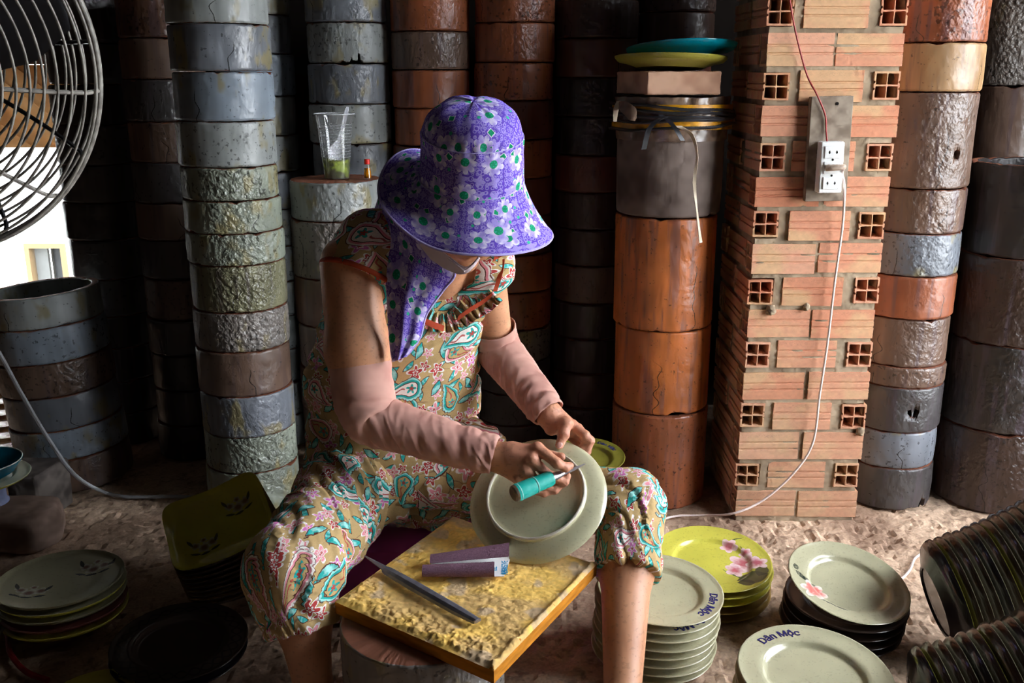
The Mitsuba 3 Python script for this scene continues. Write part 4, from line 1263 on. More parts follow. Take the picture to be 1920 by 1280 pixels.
def surface_nets(F, lo, h):
    S = F < 0
    c = [S[i:i + S.shape[0] - 1, j:j + S.shape[1] - 1, k:k + S.shape[2] - 1] for i, j, k in np.ndindex(2, 2, 2)]
    act = np.logical_or.reduce(c) & ~np.logical_and.reduce(c)
    idx = np.argwhere(act)
    ids = np.full(act.shape, -1, np.int32)
    ids[tuple(idx.T)] = np.arange(len(idx))
    acc, cnt = np.zeros((len(idx), 3)), np.zeros(len(idx))
    corners = list(np.ndindex(2, 2, 2))
    val = {o: F[idx[:, 0] + o[0], idx[:, 1] + o[1], idx[:, 2] + o[2]].astype(float) for o in corners}
    for o in corners:
        for ax in range(3):
            if o[ax] == 0:
                o2 = tuple(1 if k == ax else o[k] for k in range(3))
                a, b = val[o], val[o2]
                m = (a < 0) != (b < 0)
                t = np.where(m, a / np.where(m, a - b, 1), 0)
                pt = np.tile(np.array(o, float), (len(idx), 1)); pt[:, ax] += t
                acc[m] += pt[m]; cnt[m] += 1
    v = lo + (idx + acc / cnt[:, None]) * h
    faces = []
    for ax in range(3):
        u, w = (ax + 1) % 3, (ax + 2) % 3
        sl0 = [slice(1, -1)] * 3; sl0[ax] = slice(0, -1)
        sl1 = list(sl0); sl1[ax] = slice(1, None)
        A, Bb = S[tuple(sl0)], S[tuple(sl1)]
        e = np.argwhere(A != Bb)
        inside = A[tuple(e.T)]
        off = np.ones(3, int); off[ax] = 0
        e = e + off
        du, dw = np.zeros(3, int), np.zeros(3, int); du[u] = 1; dw[w] = 1
        g = lambda x: ids[tuple(x.T)]
        q = np.stack([g(e - du - dw), g(e - dw), g(e), g(e - du)], 1)
        q = np.where(inside[:, None], q, q[:, ::-1])
        faces.append(q)
    q = np.vstack(faces)
    q = q[(q >= 0).all(1)]
    return v, np.vstack([q[:, [0, 1, 2]], q[:, [0, 2, 3]]])


def vnormals(v, f):
    n = np.zeros_like(v)
    fn = np.cross(v[f[:, 1]] - v[f[:, 0]], v[f[:, 2]] - v[f[:, 0]])
    for k in range(3):
        np.add.at(n, f[:, k], fn)
    return nrm(n)


def relax(v, f, n=2):
    """a few rounds of shrink-free smoothing"""
    from scipy.sparse import coo_matrix, diags
    e = np.vstack([f[:, [0, 1]], f[:, [1, 2]], f[:, [2, 0]]])
    A = coo_matrix((np.ones(2 * len(e)), (np.r_[e[:, 0], e[:, 1]], np.r_[e[:, 1], e[:, 0]])), shape=(len(v), len(v))).tocsr()
    A.data[:] = 1
    W = diags(1 / np.maximum(np.asarray(A.sum(1)).ravel(), 1)) @ A
    for _ in range(n):
        for lam in (0.5, -0.52):
            v = v + lam * (W @ v - v)
    return v


def surf(px, py, sdf, d0=1.3, d1=2.4):
    """the forward distance at which a ray of the layout meets a form"""
    D = np.linspace(d0, d1, 1100)
    pts = np.array([P(px, py, x) for x in (d0, d1)])
    pts = pts[0] + (pts[1] - pts[0]) * ((D - d0) / (d1 - d0))[:, None]
    s = sdf(pts)
    k = np.argmax(s < 0)
    return D[k] if s[k] < 0 else d1


# joints
SHR, ELR, WRR = P(647, 494, 1.95), P(690, 788, 1.88), P(925, 853, 1.825)
SHL, ELL, WRL = P(905, 505, 2.02), P(932, 652, 2.09), P(1027, 772, 1.965)
HIP = P(735, 868, 2.10)
HIR, KNR, ANR = P(668, 885, 2.04), P(550, 1072, 1.64), G(592, 1315, 0.08)
HIL, KNL, ANL = P(850, 915, 2.08), P(1182, 940, 1.865), G(1166, 1335, 0.09)
CH, NB = P(745, 640, 2.08), P(820, 500, 1.99)
side = nrm((1, 0.12, 0.0)); dep = nrm((-0.12, 1, 0.25))
FACE = nrm((0.42, -0.78, -0.50))
HUP = nrm(np.array([0.12, -0.30, 0.95]) - FACE * (np.array([0.12, -0.30, 0.95]) @ FACE))
HRT = np.cross(FACE, HUP)
HC = P(866, 392, 1.885)

# plate held in both hands: bottom up, resting on the board
PLC, PLN = P(1006, 930, 1.826), nrm((-0.235, -0.565, 0.79))
PLR = 0.146


def on_plate(px, py, off):
    """the point over the plate's underside that lies in a direction"""
    r = ray(px, py)
    return EYE + r * (((PLC + PLN * off - EYE) @ PLN) / (r @ PLN))


# ---- body
body = Sdf()
tors = [cap(HIP + (0, 0, 0.02), CH, 0.145, 0.132, (dep, 0.66)), cap(CH, P(795, 525, 2.035), 0.132, 0.105, (dep, 0.66))]
body.add(tors, 0.05, 0.03)
body.add([cap(P(700, 478, 1.985), P(872, 496, 2.045), 0.052, 0.046)], 0.03, 0.05)
body.add([cap(P(822, 520, 1.985), HC - HUP * 0.03, 0.052, 0.05)], 0.02, 0.04)
head = [cap(HC, HC + HUP * 0.03, 0.082, 0.086), cap(HC - HUP * 0.02 + FACE * 0.02, HC - HUP * 0.085 + FACE * 0.052, 0.062, 0.028), cap(HC + FACE * 0.03 + HUP * 0.05, HC + FACE * 0.05 - HUP * 0.01, 0.05, 0.045),
        cap(HC + FACE * 0.088 + HUP * 0.012, HC + FACE * 0.105 - HUP * 0.022, 0.009, 0.013), cap(HC + FACE * 0.088 - HUP * 0.05 - HRT * 0.016, HC + FACE * 0.088 - HUP * 0.05 + HRT * 0.016, 0.0075)]
for s in (-1, 1):
    head.append(cap(HC + HRT * s * 0.082 + HUP * 0.015, HC + HRT * s * 0.082 - HUP * 0.02, 0.016, 0.012, (FACE, 0.9)))
    head.append(cap(HC + HRT * s * 0.04 + FACE * 0.062 - HUP * 0.02, HC + HRT * s * 0.03 + FACE * 0.072 - HUP * 0.035, 0.03, 0.02))
body.add(head, 0.02, 0.02)
body.add([cap(SHR + (0.01, 0.01, -0.005), SHR * 0.45 + ELR * 0.55, 0.064, 0.063), cap(SHR * 0.45 + ELR * 0.55, ELR, 0.063, 0.043), cap(ELR, ELR * 0.6 + WRR * 0.4, 0.043, 0.036), cap(ELR * 0.6 + WRR * 0.4, WRR, 0.036, 0.026)], 0.03, 0.010)
body.add([cap(SHL, ELL, 0.048, 0.037), cap(ELL, ELL * 0.6 + WRL * 0.4, 0.036, 0.033), cap(ELL * 0.6 + WRL * 0.4, WRL, 0.033, 0.025)], 0.03, 0.03)
for hi, kn, an, ft in ((HIR, KNR, ANR, (-0.25, -1.0)), (HIL, KNL, ANL, (0.12, -1.0))):
    fd = nrm((ft[0], ft[1], 0))
    calf = kn * 0.68 + an * 0.32
    back = nrm(np.cross(np.cross(an - kn, (0, 1, 0)), an - kn)) * 0.012
    body.add([cap(hi, kn, 0.085, 0.055), cap(kn, calf + back, 0.050, 0.053), cap(calf + back, an, 0.053, 0.032),
              cap(an, an * [1, 1, 0] + fd * 0.10 + (0, 0, 0.026), 0.033, 0.028), cap(an * [1, 1, 0] + (0, 0, 0.032) - fd * 0.035, an * [1, 1, 0] + fd * 0.15 + (0, 0, 0.018), 0.030, 0.018)], 0.03, 0.03)


def finger(pts, r0, r1):
    n = len(pts) - 1
    rr = np.linspace(r0, r1, n + 1)
    out = [cap(pts[i], pts[i + 1], rr[i], rr[i + 1]) for i in range(n)]
    # a slight swelling at the knuckles
    out += [cap(pts[i], pts[i], rr[i] * 1.07) for i in range(0, n)]
    return out


# right hand (left in the picture): back of the hand up, fingers closed round the file
M1, M2, M3, M4 = P(1008, 839, 1.800), P(998, 860, 1.783), P(985, 880, 1.785), P(971, 897, 1.788)
WR = P(934, 856, 1.820)
palm = [cap(WR + (0, 0, 0.004), M1 + (0, 0.004, -0.006), 0.024, 0.0125), cap(WR, M2 + (0, 0.006, -0.004), 0.025, 0.0125), cap(WR + (0, 0, -0.004), M3 + (0, 0.006, -0.004), 0.024, 0.012),
        cap(WR + (0, 0, -0.010), M4 + (0, 0.006, -0.004), 0.020, 0.0115), cap(P(960, 850, 1.815), P(985, 875, 1.800), 0.022, 0.02)]
body.add(palm, 0.014, 0.012)
body.add(finger([M1, P(1044, 868, 1.776), P(1060, 876, 1.782), P(1069, 873, 1.788)], 0.0118, 0.0080), 0.003, 0.004)
body.add(finger([M2, P(1022, 886, 1.792), P(1058, 903, 1.802), P(1064, 892, 1.806)], 0.0115, 0.0078), 0.003, 0.004)
body.add(finger([M3, P(1010, 906, 1.797), P(1040, 918, 1.799), P(1051, 910, 1.802)], 0.0110, 0.0075), 0.003, 0.004)
body.add(finger([M4, P(996, 918, 1.795), P(1020, 924, 1.796), P(1034, 920, 1.798)], 0.0098, 0.0070), 0.003, 0.004)
body.add(finger([P(965, 845, 1.83), P(1005, 845, 1.828), P(1036, 856, 1.822), P(1053, 856, 1.814)], 0.0140, 0.0085), 0.004, 0.006)

# left hand: thumb on the plate's underside, fingers behind its rim
tipT = on_plate(1049, 834, 0.013)
N1 = on_plate(1074, 797, 0.004); N2 = on_plate(1083, 803, -0.012); N3 = on_plate(1080, 810, -0.03); N4 = on_plate(1066, 815, -0.045)
WL = P(1030, 776, 1.962)
palm = [cap(WL, N1 + (-0.006, 0, 0.0), 0.025, 0.0125), cap(WL, N2 + (-0.01, 0, 0), 0.024, 0.0125), cap(WL + (0, 0.01, -0.006), N3 + (-0.012, 0, 0), 0.022, 0.012), cap(WL + (0, 0.016, -0.01), N4 + (-0.012, 0, 0), 0.020, 0.011),
        cap(WL + (0, -0.006, -0.006), P(1034, 803, 1.945), 0.022, 0.016)]
body.add(palm, 0.014, 0.012)
body.add(finger([P(1036, 792, 1.945), P(1061, 794, 1.928), on_plate(1057, 814, 0.020), tipT], 0.0155, 0.0095), 0.004, 0.006)
body.add(finger([N1, on_plate(1097, 816, -0.004), on_plate(1098, 832, -0.022), on_plate(1085, 850, -0.026)], 0.0115, 0.0078), 0.003, 0.004)
body.add(finger([N2, on_plate(1106, 826, -0.016), on_plate(1100, 846, -0.030), on_plate(1085, 862, -0.030)], 0.0112, 0.0078), 0.003, 0.004)
body.add(finger([N3, on_plate(1100, 832, -0.032), on_plate(1092, 852, -0.040), on_plate(1078, 866, -0.036)], 0.0108, 0.0075), 0.003, 0.004)
body.add(finger([N4, on_plate(1084, 832, -0.048), on_plate(1078, 850, -0.050), on_plate(1066, 862, -0.044)], 0.0098, 0.0070), 0.003, 0.004)


def skin_color(p, n, uv):
    c = mixc(lin(206, 152, 116), lin(182, 126, 92), fbm(p.x * 22, p.y * 22, p.z * 22, 3))
    hand = smoothstep(-0.04, 0.0, p.x) * smoothstep(0.36, 0.38, p.z) * (1 - smoothstep(0.52, 0.54, p.z))
    c = mixc(c, lin(190, 128, 106), hand * (0.35 + 0.5 * fbm(p.x * 60, p.y * 60, p.z * 60, 2)))
    return mixc(c, c * 0.72, smoothstep(0.62, 0.72, fbm(p.x * 190, p.y * 190, p.z * 190, 2)) * 0.5)


def skin_bump(p, n, uv):
    hand = smoothstep(-0.04, 0.0, p.x) * smoothstep(0.36, 0.38, p.z) * (1 - smoothstep(0.52, 0.54, p.z))
    return (0.0005 + 0.0008 * hand) * fbm(p.x * 260, p.y * 260, p.z * 260, 2) + hand * 0.0012 * fbm(p.x * 110, p.y * 50, p.z * 110, 2)


scene['mat_skin'] = two(bumped(principled(proc(skin_color), 0.46, specular=0.4), skin_bump, eps=8e-4))
per = thing('person', 'seated woman in purple floral hat and paisley clothes, filing the foot of a plate', 'person')
v, f = body.mesh((-0.56, 1.28, -0.015), (0.34, 2.34, 1.15), 0.0031)
v = relax(v, f, 2)
part(per, 'body', (v, f), 'skin', True)

# ---- fabric
TAN = (180, 152, 104)


def cellxy(x, y, s, seed):
    """jittered cells of one motif each: local coordinates in units of the cell's half width, turned at random, and a random number"""
    i, j = dr.floor(x / s), dr.floor(y / s)
    r1, r2, r3, r4 = (cell_rand(i, j, seed + k) for k in range(4))
    lx = (x / s - i - 0.5 + (r1 - 0.5) * 0.22) * 2
    ly = (y / s - j - 0.5 + (r2 - 0.5) * 0.22) * 2
    a = r3 * 6.2832
    c, s_ = dr.cos(a), dr.sin(a)
    return lx * c + ly * s_, ly * c - lx * s_, r4, r2


def flower_mask(x, y, r, n):
    a = dr.atan2(y, x)
    d = dr.sqrt(x * x + y * y)
    return d / (r * (0.72 + 0.28 * dr.cos(a * n)))


def paisley_color(p, n, uv):
    x, y = uv.x, uv.y
    wob = 0.004 * (noise(x * 60, y * 60, 2.0) - 0.5)
    x, y = x + wob, y + wob
    c = mi.Color3f(*lin(*TAN)) * (0.9 + 0.2 * fbm(x * 20, y * 20, 1.0, 2))
    teal, aqua, white = lin(40, 158, 150), lin(150, 208, 200), lin(222, 216, 208)
    red, pink, brown, mag = lin(168, 62, 60), lin(216, 140, 150), lin(84, 48, 40), lin(204, 112, 178)
    # thin stems
    st = 1 - smoothstep(0.010, 0.030, dr.abs(noise(x * 34, y * 34, 7.0) - 0.5))
    c = mixc(c, brown, st * 0.5 * smoothstep(0.5, 0.6, noise(x * 16, y * 16, 3.0)))
    # small flowers and leaves
    for s, seed in ((0.034, 11), (0.046, 31)):
        lx, ly, r, r2 = cellxy(x + 0.5 * s, y + 0.3 * s, s, seed)
        fl = flower_mask(lx, ly, 0.72, 5)
        k = dr.select(r > 0.45, 1.0, 0.0)
        col = dr.select(r2 > 0.66, mi.Color3f(*pink), dr.select(r2 > 0.33, mi.Color3f(*red), mi.Color3f(*mag)))
        c = mixc(c, mi.Color3f(*white), (1 - smoothstep(0.98, 1.08, fl * 0.88)) * k)
        c = mixc(c, col, (1 - smoothstep(0.85, 0.95, fl)) * k)
        c = mixc(c, mi.Color3f(*white), (1 - smoothstep(0.38, 0.46, fl)) * k)
        c = mixc(c, mi.Color3f(*red), (1 - smoothstep(0.2, 0.26, fl)) * k)
        lf = dr.abs(ly + 0.2 * lx * lx) / 0.30 + dr.square(lx / 0.85)
        kk = dr.select(r < 0.40, 1.0, 0.0)
        c = mixc(c, mi.Color3f(*brown), (1 - smoothstep(1.0, 1.12, lf * 0.86)) * kk)
        c = mixc(c, mixc(teal, aqua, smoothstep(0.3, 0.9, noise(lx * 5, ly * 5, seed))), (1 - smoothstep(0.9, 1.0, lf)) * kk)
    # large paisleys
    for s, seed, ox in ((0.098, 51, 0.0), (0.110, 71, 0.05)):
        lx, ly, r, r2 = cellxy(x + ox, y + ox * 0.7, s, seed)
        k = dr.select(r > (0.18 if seed == 51 else 0.55), 1.0, 0.0)
        bx = lx + 0.42 * dr.square(ly + 0.25) - 0.12
        tip = dr.clip((ly + 0.2) / 0.95, 0, 1)
        w = 0.42 * dr.power(dr.maximum(1 - tip, 0.0), 0.75)
        below = dr.sqrt(dr.square(bx) + dr.square(dr.minimum(ly + 0.2, 0)))
        d = dr.select(ly < -0.2, below - 0.42, dr.select(ly > 0.75, mi.Float(1.0), dr.abs(bx) - w))
        an = dr.atan2(bx, ly + 0.2)
        scal = 0.045 + 0.045 * dr.abs(dr.sin(an * 6 + ly * 8))
        c = mixc(c, brown, (1 - smoothstep(scal + 0.02, scal + 0.045, d)) * k * 0.85)
        c = mixc(c, dr.select(r2 > 0.5, mi.Color3f(*aqua), mi.Color3f(*white)), (1 - smoothstep(scal - 0.01, scal + 0.01, d)) * k)
        c = mixc(c, mi.Color3f(*teal), (1 - smoothstep(-0.01, 0.02, d)) * k * dr.select(r2 > 0.5, 1.0, 0.0))
        c = mixc(c, mi.Color3f(*pink), (1 - smoothstep(-0.01, 0.02, d)) * k * dr.select(r2 > 0.5, 0.0, 1.0))
        c = mixc(c, brown, (1 - smoothstep(-0.085, -0.065, d)) * k)
        inn = dr.select(r > 0.6, mi.Color3f(*white), mi.Color3f(*lin(*TAN)))
        c = mixc(c, inn, (1 - smoothstep(-0.115, -0.10, d)) * k)
        dots = flower_mask(bx, ly + 0.25, 0.24, 5)
        c = mixc(c, mi.Color3f(*teal), (1 - smoothstep(0.92, 1.0, dots)) * k)
        c = mixc(c, mi.Color3f(*red), (1 - smoothstep(0.45, 0.55, dots)) * k)
        vine = 1 - smoothstep(0.02, 0.05, dr.abs(bx - 0.05 * dr.sin(ly * 14)))
        c = mixc(c, mi.Color3f(*red), vine * k * (1 - smoothstep(-0.13, -0.11, d)) * dr.select(ly > 0, 0.9, 0.0))
    return c * (0.93 + 0.14 * noise(uv.x * 900, uv.y * 900, 1.0))


scene['mat_paisley'] = two(principled(proc(paisley_color), 0.82, specular=0.2, sheen=0.3))
mottled('rust_binding', (176, 72, 46), 0.15, 60, 0.8, 0.2)


def folds(q, seed, sharp=1.0):
    n_ = meshkit.fbm(q, 3, seed)
    return 1 - np.abs(2 * n_ - 1) ** sharp * 1.6 - 0.9 * np.exp(-((meshkit.fbm(q * 0.6, 2, seed + 3) - 0.5) / 0.035) ** 2)


class Blouse(Sdf):
    """the blouse: its short sleeve is cut at the hem before it joins the rest"""
    sleeve_cut = True

    def union(self, p, keep=None):
        d = super().union(p, keep)
        e = cap_d(p, SLV)
        if self.sleeve_cut:
            e = np.maximum(e, (p - b_) @ HN)
        return smin(d, e, 0.03)


a_, b_, c_ = P(582, 484, 1.95), P(655, 487, 1.865), P(730, 535, 1.93)
HN = nrm(np.cross(b_ - a_, c_ - a_))
HN = HN if HN @ (ELR - SHR) > 0 else -HN
SLV = cap(P(700, 455, 1.98), SHR * 0.78 + ELR * 0.22, 0.070, 0.088)
shirt = Blouse()
S1, S2, S3 = P(735, 862, 2.085), P(738, 720, 2.085), P(752, 590, 2.05)
shirt.add([cap(S1, S2, 0.196, 0.186, (dep, 0.72)), cap(S2, S3, 0.186, 0.158, (dep, 0.74)), cap(S3, P(788, 500, 2.025), 0.158, 0.10, (dep, 0.8))], 0.05, 0.03)
shirt.add([cap(P(690, 462, 1.985), P(898, 486, 2.045), 0.064, 0.058)], 0.03, 0.05)
shirt.add([cap(P(895, 470, 2.02), P(918, 500, 2.01), 0.052, 0.056)], 0.02, 0.02)
shirt.add([cap(P(885, 800, 2.0), P(918, 812, 1.98), 0.024, 0.016), cap(P(918, 812, 1.98), P(938, 826, 1.965), 0.016, 0.009)], 0.01, 0.02)
shirt.add([cap(P(896, 488, 2.015), P(848, 615, 2.045), 0.060, 0.07)], 0.02, 0.03)
shirt_whole = Blouse(); shirt_whole.groups = list(shirt.groups); shirt_whole.sleeve_cut = False
neck = [cap(P(838, 470, 1.90), P(832, 552, 1.885), 0.032, 0.036), cap(P(838, 500, 1.96), P(815, 440, 1.98), 0.062)]
shirt.cuts.append(lambda p: 0.232 - p[:, 2])
shirt.cuts.append(lambda p: -smin(cap_d(p, neck[0]), cap_d(p, neck[1]), 0.01))
HL = nrm(ELL - SHL)
shirt.cuts.append(lambda p: np.minimum((p - (SHL + HL * 0.055)) @ HL, -cap_d(p, cap(SHL, ELL, 0.053))))
v, f = shirt.mesh((-0.56, 1.66, 0.10), (0.10, 2.34, 1.02), 0.0045)
v = relax(v, f, 1)
n_ = vnormals(v, f)
w = np.clip((0.86 - v[:, 2]) / 0.15, 0, 1)
q = np.stack([v[:, 0] * 4.2, v[:, 1] * 4.2, (v[:, 2] - 0.28 * v[:, 0]) * 13], 1)
low = np.clip((0.50 - v[:, 2]) / 0.12, 0, 1)
v = v + n_ * ((0.009 + 0.009 * low) * w * (folds(q, 3, 0.8) - 0.55) + 0.0035 * (meshkit.fbm(v * 34, 3, 7) - 0.5))[:, None]
cx = np.interp(v[:, 2], [S1[2], S2[2], S3[2], 0.95], [S1[0], S2[0], S3[0], -0.19])
uv = np.stack([np.arctan2(v[:, 0] - cx, -(v[:, 1] - 2.12)) * 0.19 + 0.4, v[:, 2] + 0.35 * (v[:, 1] - 1.9) * (v[:, 2] > 0.8)], 1)
sk = part(per, 'shirt', (v, f), 'paisley', True, uv, label='tan sleeveless paisley blouse')


def on_shirt(pts, off=0.004):
    return np.array([P(x, y, surf(x, y, shirt_whole, 1.6, 2.3) - off) for x, y in pts])


# rust binding round the sleeve hem: where the hem's plane meets the sleeve
me = trimesh.Trimesh(*shirt_whole.mesh((-0.56, 1.70, 0.66), (-0.10, 2.25, 1.0), 0.006), process=False)
sec = me.section(plane_origin=b_, plane_normal=HN)
best = min((np.array(sec.vertices[e.points]) for e in sec.entities), key=lambda q_: np.linalg.norm(q_.mean(0) - SHR) - 0.3 * len(q_) / 100)
loop = best[:-1] if np.allclose(best[0], best[-1]) else best
near = cap_d(loop, SLV) < 0.014
seg = loop[near]
ang = np.unwrap(np.arctan2((seg - SHR) @ np.cross(HN, side), (seg - SHR) @ nrm(side - HN * (side @ HN))))
seg = seg[np.argsort(np.arctan2((seg - SHR) @ np.cross(HN, (0, 1.0, 0)), (seg - SHR) @ nrm(np.array([0, 1.0, 0]) - HN * HN[1])))]
if len(seg) > 12:
    seg = seg[::max(1, len(seg) // 50)]
    part(sk, 'hem_binding', tube(catmull(seg, 3), 0.0056, 8), 'rust_binding', True, label='rust red binding of the sleeve')
part(sk, 'strap_binding', ribbon(on_shirt([(962, 462), (950, 470), (935, 478), (926, 484)], 0.010), 0.014, wd=(0.2, 0, 1)), 'rust_binding', 40, label='rust red binding at the shoulder')
part(sk, 'strap_binding', ribbon(np.array([P(942, 486, 1.965), P(940, 505, 1.96), P(934, 528, 1.955), P(928, 546, 1.95)]), 0.010, wd=(1, 0, 0.2)), 'rust_binding', 40, label='rust red binding of the armhole')


def ruffle(pts, w, amp, waves, off=0.006):
    base = catmull(on_shirt(pts, off), 14)
    n = len(base)
    t = nrm(np.gradient(base, axis=0))
    out = np.array([0, -1.0, 0.25])
    dn = nrm(np.cross(t, out))
    s = np.linspace(-1, 1, 9)
    ph = np.linspace(0, waves * 2 * PI, n)
    v = base[:, None] + dn[:, None] * (s[None, :, None] * w / 2) + out * (amp * (np.sin(ph)[:, None] * (0.4 + 0.6 * np.abs(s)[None]) + 0.4 * np.sin(2.3 * ph + 1)[:, None] * s[None] + 0.3))[..., None]
    v += t[:, None] * (0.3 * amp * np.cos(ph)[:, None] * s[None])[..., None]
    uvs = np.stack([np.repeat(np.arange(n) * 0.004, 9), np.tile(s * w / 2, n)], 1)
    v2, f2 = sheet(v.reshape(-1, 3), grid_faces(n, 9), 0.0015)
    return (v2, f2), np.vstack([uvs, uvs])


(m1, u1) = ruffle([(925, 548), (905, 566), (880, 580), (858, 597)], 0.052, 0.010, 6)
part(sk, 'ruffle', m1, 'paisley', True, u1, label='crumpled ruffle of the neckline')
(m1, u1) = ruffle([(858, 600), (838, 606), (815, 603), (795, 594)], 0.040, 0.009, 5)
part(sk, 'ruffle', m1, 'paisley', True, u1, label='crumpled ruffle of the neckline')
part(sk, 'neck_binding', ribbon(on_shirt([(922, 553), (905, 566), (882, 580), (858, 597)], 0.024), 0.013, wd=(0.3, 0, 1), twist=0.1), 'rust_binding', 40, label='rust red neckline strip')
part(sk, 'neck_binding', ribbon(on_shirt([(788, 596), (800, 603), (816, 610), (832, 616)], 0.018), 0.013, wd=(0.2, 0, 1), twist=0.1), 'rust_binding', 40, label='rust red neckline strip')

# ---- trousers, mid-calf
tr = Sdf()
tr.add([cap(P(700, 880, 2.10), P(790, 885, 2.10), 0.15, 0.145, ((0, 0, 1), 0.8))], 0.03, 0.05)
hemR = KNR + (ANR - KNR) * 0.44
hemL = KNL + (ANL - KNL) * 0.38
tr.add([cap(HIR, P(632, 945, 1.90), 0.102, 0.096), cap(P(632, 945, 1.90), P(597, 1005, 1.78), 0.096, 0.090), cap(P(597, 1005, 1.78), KNR, 0.090, 0.084), cap(KNR, hemR + (ANR - KNR) * 0.1, 0.084, 0.072)], 0.04, 0.05)
tr.add([cap(HIL, KNL, 0.095, 0.068), cap(KNL, hemL + (ANL - KNL) * 0.1, 0.068, 0.067)], 0.03, 0.05)


def hemcut(kn, an, hem):
    d = nrm(an - kn)
    return lambda p: np.minimum((p - hem) @ d, -cap_d(p, cap(kn, an, 0.13)))


tr.cuts += [hemcut(KNR, ANR, hemR), hemcut(KNL, ANL, hemL)]
v, f = tr.mesh((-0.62, 1.36, 0.08), (0.36, 2.32, 0.56), 0.0045)
v = relax(v, f, 1)
n_ = vnormals(v, f)
def soft(pts):
    p = np.asarray(pts, float)
    for _ in range(3):
        p = np.vstack([p[:1], np.stack([0.75 * p[:-1] + 0.25 * p[1:], 0.25 * p[:-1] + 0.75 * p[1:]], 1).reshape(-1, 3), p[-1:]])
    return p


from scipy.spatial import cKDTree


def along(v, ch):
    c = soft(ch)
    L = np.r_[0, np.cumsum(np.linalg.norm(np.diff(c, axis=0), axis=1))]
    fine = np.stack([np.interp(np.linspace(0, L[-1], 160), L, c[:, k]) for k in range(3)], 1)
    t = nrm(np.gradient(fine, axis=0))
    d, i = cKDTree(fine).query(v)
    r = v - fine[i]
    ds = np.einsum('ij,ij->i', r, t[i])
    return d, np.linspace(0, L[-1], 160)[i] + ds, r - ds[:, None] * t[i]


bR, sR, aR = along(v, (HIR, P(632, 945, 1.90), P(597, 1005, 1.78), KNR, hemR)); bL, sL, aL = along(v, (HIL, KNL, hemL))
isR = bR < bL
s_ = np.where(isR, sR, sL); ax = np.where(isR[:, None], aR, aL)
ref = nrm(EYE - (KNR + HIR) / 2)
thd = nrm(KNR - HIR)
e1 = nrm(ref - thd * (ref @ thd)); e2 = np.cross(thd, e1)
th = np.arctan2(ax @ e2, ax @ e1)
uv = np.stack([th * 0.095 + np.where(isR, 1.0, 2.03), s_ + 0.013], 1)
q = np.stack([s_ * 19 + 2.2 * np.sin(th), th * 0.9, np.where(isR, 1.0, 5.0)], 1)
fo = folds(q, 11, 0.8) - 0.5
q2 = np.stack([th * 2.4, s_ * 3.0, np.where(isR, 2.0, 7.0)], 1)
crotch = np.clip(1 - np.linalg.norm(v - P(730, 945, 1.98), axis=1) / 0.28, 0, 1)
v = v + n_ * ((0.0065 + 0.013 * crotch) * fo + 0.010 * (meshkit.fbm(q2, 2, 5) - 0.5) * np.clip(s_ / 0.3, 0, 1.2) + 0.003 * (meshkit.fbm(v * 36, 3, 8) - 0.5))[:, None]
STOOL_TOP = min(v[:, 2].min(), 0.22)
m_ = (np.abs(v[:, 0] - HIP[0]) < 0.21) & (v[:, 1] > 1.97)
STOOL_TOP = v[m_, 2].min() - 0.0006
trk = part(per, 'trousers', (v, f), 'paisley', True, uv, label='tan paisley trousers ending below the knee')

# ---- arm sleeves
mottled('sleeve_knit', (190, 146, 132), 0.12, 24, 0.85, 0.2, second=(172, 126, 114), sheen=0.3)


def sleeve(path, radii, wr, seed, ridge=()):
    c = catmull(path, 26)
    n = len(c)
    t = nrm(np.gradient(c, axis=0))
    u = nrm(np.cross(t, [0, 0, 1.0])); w = np.cross(t, u)
    s = np.linspace(0, 1, n)
    rr = np.interp(s, np.linspace(0, 1, len(radii)), radii)
    L = np.r_[0, np.cumsum(np.linalg.norm(np.diff(c, axis=0), axis=1))]
    m = 72
    a = np.arange(m) * 2 * PI / m
    A, Ls = np.meshgrid(a, L, indexing='xy')
    amp = np.interp(s, np.linspace(0, 1, len(wr)), wr)[:, None]
    q = np.stack([np.cos(A) * 0.9 + 3, np.sin(A) * 0.9 + 5, Ls * 44 + 1.3 * np.sin(A + seed)], -1)
    fold = (1 - np.abs(2 * meshkit.fbm(q, 2, seed) - 1) * 2.0)
    r = rr[:, None] + amp * fold
    for pos, hgt, wd in ridge:
        r = r + hgt * np.exp(-((s[:, None] - pos) / wd) ** 2)
    r[-1] -= 0.002; r[0] -= 0.001
    v = c[:, None] + r[..., None] * (np.cos(A)[..., None] * u[:, None] + np.sin(A)[..., None] * w[:, None])
    i, j = np.meshgrid(np.arange(n - 1), np.arange(m), indexing='ij')
    a0, b0, c0, d0 = i * m + j, (i + 1) * m + j, (i + 1) * m + (j + 1) % m, i * m + (j + 1) % m
    qd = np.stack([a0, b0, c0, d0], -1).reshape(-1, 4)
    return sheet(v.reshape(-1, 3), np.vstack([qd[:, [0, 1, 2]], qd[:, [0, 2, 3]]]), 0.002)


